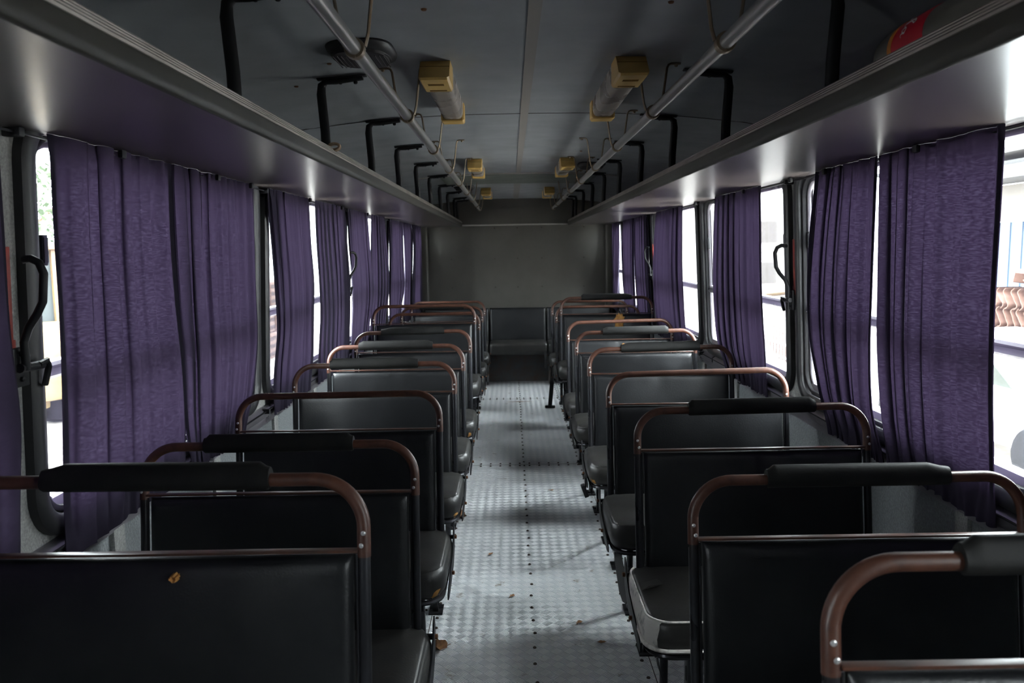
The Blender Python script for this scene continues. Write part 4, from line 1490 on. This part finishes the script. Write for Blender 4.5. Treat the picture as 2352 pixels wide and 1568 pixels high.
def loader(loc, rz, lab):
    root = empty('wheel_loader', loc, lab, 'loader')
    root.rotation_euler = (0, 0, rz)
    b = MB()      # built nose along -y
    b.box((0, 1.4, 1.12), (1.5, 2.2, 1.05), 0, 0.08)
    b.box((0, 0.0, 0.75), (1.1, 1.2, 0.55), 0, 0.05)
    b.box((0, -1.2, 0.75), (1.0, 1.5, 0.5), 0, 0.05)
    for sx in (-1, 1):
        b.box((sx * 0.92, 1.35, 1.28), (0.48, 1.3, 0.07), 0, 0.03)
        b.box((sx * 0.92, -1.3, 1.28), (0.48, 1.2, 0.07), 0, 0.03)
        b.box((sx * 0.76, 1.9, 1.25), (0.02, 0.6, 0.4), 1)
    b.build('body', [YELP, TYRE], root)
    c = MB()
    for sx in (-0.6, 0.6):
        for y_ in (-0.35, 0.75):
            c.box((sx, y_, 2.0), (0.07, 0.07, 1.2), 0, 0.01)
    c.box((0, 0.2, 2.64), (1.45, 1.4, 0.10), 0, 0.04)
    c.box((0, 0.2, 1.35), (1.3, 1.2, 0.5), 0, 0.03)
    cc = c.build('cab', YELP, root)
    g = MB()
    g.box((0, 0.2, 2.05), (1.16, 1.06, 1.05))
    g.build('cab_glass', mat('cab_glass', (0.018, 0.022, 0.022), 0.5, spec=0.2), cc)
    e = MB()
    e.tube([(0.35, 1.7, 1.6), (0.35, 1.7, 2.4)], 0.05, 12)
    e.build('exhaust', TYRE, root)
    e = MB()
    e.lathe([(0.12, 0), (0.12, 0.18), (0.20, 0.2), (0.20, 0.27), (0.12, 0.33), (0.001, 0.34)], (-0.35, 1.5, 1.62), 'z', 20)
    e.build('air_cleaner', mat('grey_metal_paint', (0.018, 0.018, 0.020), 0.7), root)
    for sx in (-1, 1):
        for y_ in (-1.3, 1.35):
            w = MB(); wheel(w, (sx * 0.95, y_, 0.62), 0.62, 0.42); w.build('wheel', [TYRE, YELP], root)
    a = MB()
    for sx in (-1, 1):
        a.tube([(sx * 0.42, -0.6, 1.55), (sx * 0.42, -1.6, 1.40), (sx * 0.42, -2.4, 0.75), (sx * 0.42, -2.75, 0.40)], 0.12, 8, rz=(0, 0, 1), scale2=0.45)
        a.tube([(sx * 0.2, -0.6, 1.2), (sx * 0.2, -1.5, 1.30)], 0.06, 10)
        a.lathe([(0.07, -0.08), (0.07, 0.08)], (sx * 0.42, -1.6, 1.40), 'x', 16)
    a.build('lift_arm', YELP, root)
    k = MB()
    pr = [(-2.75, 0.75), (-2.85, 0.35), (-3.1, 0.10), (-3.7, 0.03), (-3.7, 0.06), (-3.12, 0.14), (-2.92, 0.38), (-2.83, 0.76)]
    k.prism(pr, 0, -1.15, 1.15)
    for sx in (-1.15, 1.15):
        k.prism([(-2.75, 0.75), (-2.85, 0.35), (-3.1, 0.10), (-3.7, 0.03), (-3.15, 0.7)], 0, sx - 0.02, sx + 0.02)
    bk_ = k.build('bucket', YELP, root)
    for i in range(7):
        t = MB(); x = -1.05 + i * 0.35
        t.prism([(-3.60, 0.0), (-3.95, 0.02), (-3.60, 0.09)], 0, x - 0.05, x + 0.05)
        t.build('tooth', TYRE, bk_)


loader((-7.0, 10.2, ZG), R(-35), 'yellow wheel loader parked outside, seen through the nearest left window gap')


def tree(x, y_, h, r, seed, lab):
    root = empty('tree', (x, y_, ZG), lab, 'tree', 'trees beyond the yard')
    rn_ = random.Random(seed)
    b = MB()
    b.tube([(0, 0, 0), (0.1, 0, h * 0.4), (0, 0.1, h * 0.75)], [0.22, 0.16, 0.07], 10)
    for k in range(6):
        a = rn_.uniform(0, 6.28)
        b.tube([(0.05, 0, h * 0.4), (r * 0.4 * math.cos(a), r * 0.4 * math.sin(a), h * 0.62), (r * 0.75 * math.cos(a), r * 0.75 * math.sin(a), h * 0.78)], [0.09, 0.05, 0.02], 7)
    b.build('trunk', BARK, root)
    c = MB()
    for k in range(2600):
        while True:
            p = Vector((rn_.uniform(-1, 1), rn_.uniform(-1, 1), rn_.uniform(-1, 1)))
            if 0.25 < p.length < 1: break
        q = Vector((p.x * r, p.y * r, h * 0.68 + p.z * h * 0.34))
        if mnoise.noise(q * 0.9) < -0.12: continue
        s_ = rn_.uniform(0.09, 0.18)
        d1 = Vector((rn_.uniform(-1, 1), rn_.uniform(-1, 1), rn_.uniform(-1, 1))).normalized()
        d2 = d1.cross(Vector((rn_.uniform(-1, 1), rn_.uniform(-1, 1), rn_.uniform(-1, 1)))).normalized()
        c.add([q - d1 * s_, q + d2 * s_ * 0.5, q + d1 * s_, q - d2 * s_ * 0.5], [(0, 1, 2, 3)])
    c.build('foliage', GRN, root, fix=False, smooth=False)


tree(-13.5, 20.5, 5.2, 2.4, 1, 'green tree beyond the yellow loader, through the nearest left window')
tree(-11.0, 25.5, 4.6, 2.2, 2, 'smaller green tree far behind the loader, partly hidden by curtains')

# pallet of hollow bricks far left
for k in range(3):
    for j in range(3):
        b = MB()
        b.box((0, 0, 0.3), (1.0, 1.0, 0.58), 0, 0.01)
        for i in range(8):
            for l in range(3):
                b.box((0.502, -0.43 + i * 0.123, 0.12 + l * 0.18), (0.004, 0.07, 0.09), 1)
                b.box((-0.43 + i * 0.123, -0.502, 0.12 + l * 0.18), (0.07, 0.004, 0.09), 1)
        o = b.build('brick_stack', [BRK, TYRE])
        o.location = (-6.2 - 0.1 * j, 18.6 + k * 1.15, ZG + j * 0.6)
        tag(o, 'block of orange hollow bricks stacked in the yard beyond the left windows', 'bricks', 'stacked blocks of hollow brick')


# white car outside the right windows
def car(loc, rz, lab):
    root = empty('car', loc, lab, 'car')
    root.rotation_euler = (0, 0, rz)
    b = MB()          # nose towards -y
    side = [(-2.1, 0.35), (-2.12, 0.62), (-1.9, 0.78), (-1.0, 0.90), (1.6, 0.93), (2.05, 0.88), (2.12, 0.6), (2.08, 0.32)]
    rings = []
    for x, k, dz in ((-0.84, 0.94, -0.02), (-0.80, 0.985, 0.0), (-0.6, 1.0, 0.01), (0.6, 1.0, 0.01), (0.80, 0.985, 0.0), (0.84, 0.94, -0.02)):
        rings.append([(x, y_ * k, 0.3 + (z - 0.3) * (1 + dz)) for y_, z in side])
    b.rings(rings)
    b.build('body', CARW, root, angle=50)
    cb_ = MB()
    roof = [(-1.05, 0.88), (-0.35, 1.36), (0.1, 1.42), (0.9, 1.40), (1.65, 0.92)]
    cb_.rings([[(x, y_, 0.88 + (z - 0.88) * k) for y_, z in roof] for x, k in ((-0.72, 0.97), (-0.55, 1.0), (0.55, 1.0), (0.72, 0.97))])
    cabin = cb_.build('cabin', CARW, root, angle=50)
    g = MB()
    for x in (-0.735, 0.735):
        g.prism([(-0.82, 0.93), (-0.30, 1.30), (0.22, 1.34), (0.22, 0.93)], 0, x - 0.006, x + 0.006)
        g.prism([(0.30, 0.93), (0.30, 1.34), (0.85, 1.32), (1.38, 0.95)], 0, x - 0.006, x + 0.006)
    g.build('side_window', CGL, cabin)
    g = MB()
    g.add([(-0.62, -1.06, 0.905), (0.62, -1.06, 0.905), (0.52, -0.40, 1.345), (-0.52, -0.40, 1.345)], [(0, 1, 2, 3)])
    g.build('windscreen', CGL, cabin, fix=False)
    for x in (-0.76, 0.76):
        for y_ in (-1.3, 1.3):
            w = MB(); wheel(w, (x, y_, 0.31), 0.31, 0.2); w.build('wheel', [TYRE, ALU], root)


car((6.0, 9.1, ZG), R(4), 'white car parked outside, below the roof tiles, seen through the nearest right window')

# roof tiles stacked on end behind the car
tm = MB()
prof = []
for k in range(25):
    t = k / 24
    prof.append((-0.12 + 0.24 * t, 0.045 * math.sin(2 * PI * t) + 0.012 * math.sin(4 * PI * t)))
up_ = [(x, z + 0.012) for x, z in prof]
tm.prism(prof + up_[::-1], 1, -0.2, 0.2)
tile_me = tm.mesh('roof_tile', TERR, angle=50)
rn = random.Random(5)
for lay in range(4):
    for col_ in range(5):
        for k in range(14 if lay < 3 else 8):
            o = link('roof_tile', tile_me)
            y_ = 9.75 + k * 0.16 + col_ * 1.95 * 0 + rn.uniform(-0.01, 0.01)
            x_ = 7.5 + col_ * 0.46
            z_ = ZG + 0.92 + 0.17 + lay * 0.285
            o.scale = (1.3, 1.1, 1.3)
            if lay < 3:
                o.rotation_euler = (R(90 + rn.uniform(-6, 6)) * 0, R(90 + rn.uniform(-9, 9)), R(90 + rn.uniform(-5, 5)))
                o.location = (x_, y_, z_)
            else:
                o.rotation_euler = (R(rn.uniform(-15, 15)), R(rn.uniform(-25, 25)), R(90 + rn.uniform(-40, 40)))
                o.location = (x_, y_ + k * 0.06, z_ - 0.02 + rn.uniform(0, 0.05))
            tag(o, 'terracotta S-shaped roof tile in the pile outside the nearest right window', 'roof tile', 'terracotta roof tiles piled in the yard')
b = MB()
for i in range(3):
    b.box((8.4, 10.75, ZG + 0.06 + i * 0.3), (2.5, 2.2, 0.10))
    for x in (7.3, 8.4, 9.5):
        b.box((x, 10.75, ZG + 0.2 + i * 0.3), (0.12, 2.2, 0.2))
b.box((8.4, 10.75, ZG + 0.89), (2.5, 2.2, 0.05))
tag(b.build('pallet', mat('grey_timber', (0.35, 0.27, 0.2), 0.9), origin=(8.4, 10.75, ZG)), 'timber pallets carrying the terracotta roof tiles outside', 'pallet')

# shed with blue sheeting behind the tiles
sh = empty('shed', (10.6, 16, ZG), 'open shed with pale beam and blue sheet wall behind the roof tiles', 'shed')
b = MB()
for k in range(46):
    b.box((0.0, -4.6 + k * 0.2, 1.45), (0.05 + 0.05 * (k % 2), 0.2, 2.9))
b.build('blue_sheet', BLUE, sh)
b = MB(); b.box((0.05, 0, 3.3), (0.3, 9.4, 0.75)); b.build('upper_wall', PLAS, sh)
b = MB(); b.box((-0.3, 0, 3.85), (1.2, 9.8, 0.25)); b.box((-0.5, 0, 4.25), (1.0, 9.8, 0.10)); b.box((0.3, 0, 4.05), (0.1, 9.6, 0.4)); b.build('eave', BEAM, sh)

# cement mixer and a white mesh gate outside the second right window
mx_ = empty('cement_mixer', (5.2, 14.2, ZG), 'orange cement mixer outside, through the second right window gap', 'cement mixer')
b = MB()
b.lathe([(0.18, -0.55), (0.30, -0.5), (0.62, -0.1), (0.62, 0.25), (0.40, 0.55), (0.36, 0.56)], (0, 0, 0.95), 'y', 28)
b.build('drum', ORNG, mx_)
b = MB()
for sx in (-0.7, 0.7):
    b.tube([(sx, -0.5, 0), (sx, 0, 0.95), (sx, 0.5, 0)], 0.05, 8)
b.tube([(-0.7, 0, 0.95), (0.7, 0, 0.95)], 0.05, 8)
b.tube([(-0.7, 0, 0.95), (-0.9, 0.3, 1.55), (0.2, 0.3, 1.65)], 0.05, 8)
b.build('frame', YELP, mx_)
b = MB(); wheel(b, (0.8, 0.4, 0.3), 0.3, 0.12); b.build('wheel', [TYRE, ORNG], mx_)
b = MB()
for k in range(18):
    b.tube([(0, k * 0.14, 0), (0, k * 0.14, 1.6)], 0.012, 6)
for k in range(9):
    b.tube([(0, 0, k * 0.2), (0, 17 * 0.14, k * 0.2)], 0.012, 6)
o = b.build('mesh_gate', mat('white_gate_paint', (0.7, 0.72, 0.74), 0.5))
o.location = (4.1, 10.6, ZG)
tag(o, 'white wire mesh gate outside, below the cement mixer', 'gate')

# distant pale building, right
FARW = mat('far_pale_wall', (0.28, 0.27, 0.25), 0.9)
bd = empty('building', (12, 42, ZG), 'distant pale building with small windows, far right gap', 'building')
b = MB(); b.box((0, 0, 2.3), (8, 10, 4.6)); b.build('wall', FARW, bd)
for i in range(3):
    for j in range(2):
        b = MB(); b.box((-2.4 + i * 2.4, -5.01, 1.2 + j * 1.9), (1.0, 0.06, 1.0)); b.build('window', PLAS, bd)

# the side walls lean in a little towards the roof, and all that is fixed to them or hangs on them leans too
bpy.context.view_layer.update()
for o in list(COL.objects):
    top = o
    while top.parent is not None:
        top = top.parent
    base = top.name.split('.')[0]
    if o.type != 'MESH' or not (base in ('wall_left', 'wall_right', 'curtain', 'window_latch') or base.startswith('window_')):
        continue
    t_ = o.matrix_world.translation
    for q in o.data.vertices:
        zw = min(1.95, max(0.80, q.co.z + t_.z))
        xw = q.co.x + t_.x
        dx = 0.045 * (1.6 - zw)
        if base == 'curtain':      # gathered a little towards the far end as the wall leans away
            q.co.y += (q.co.y + t_.y) * dx / abs(xw)
        q.co.x += dx if xw > 0 else -dx
    o.data.update()
bpy.context.view_layer.update()
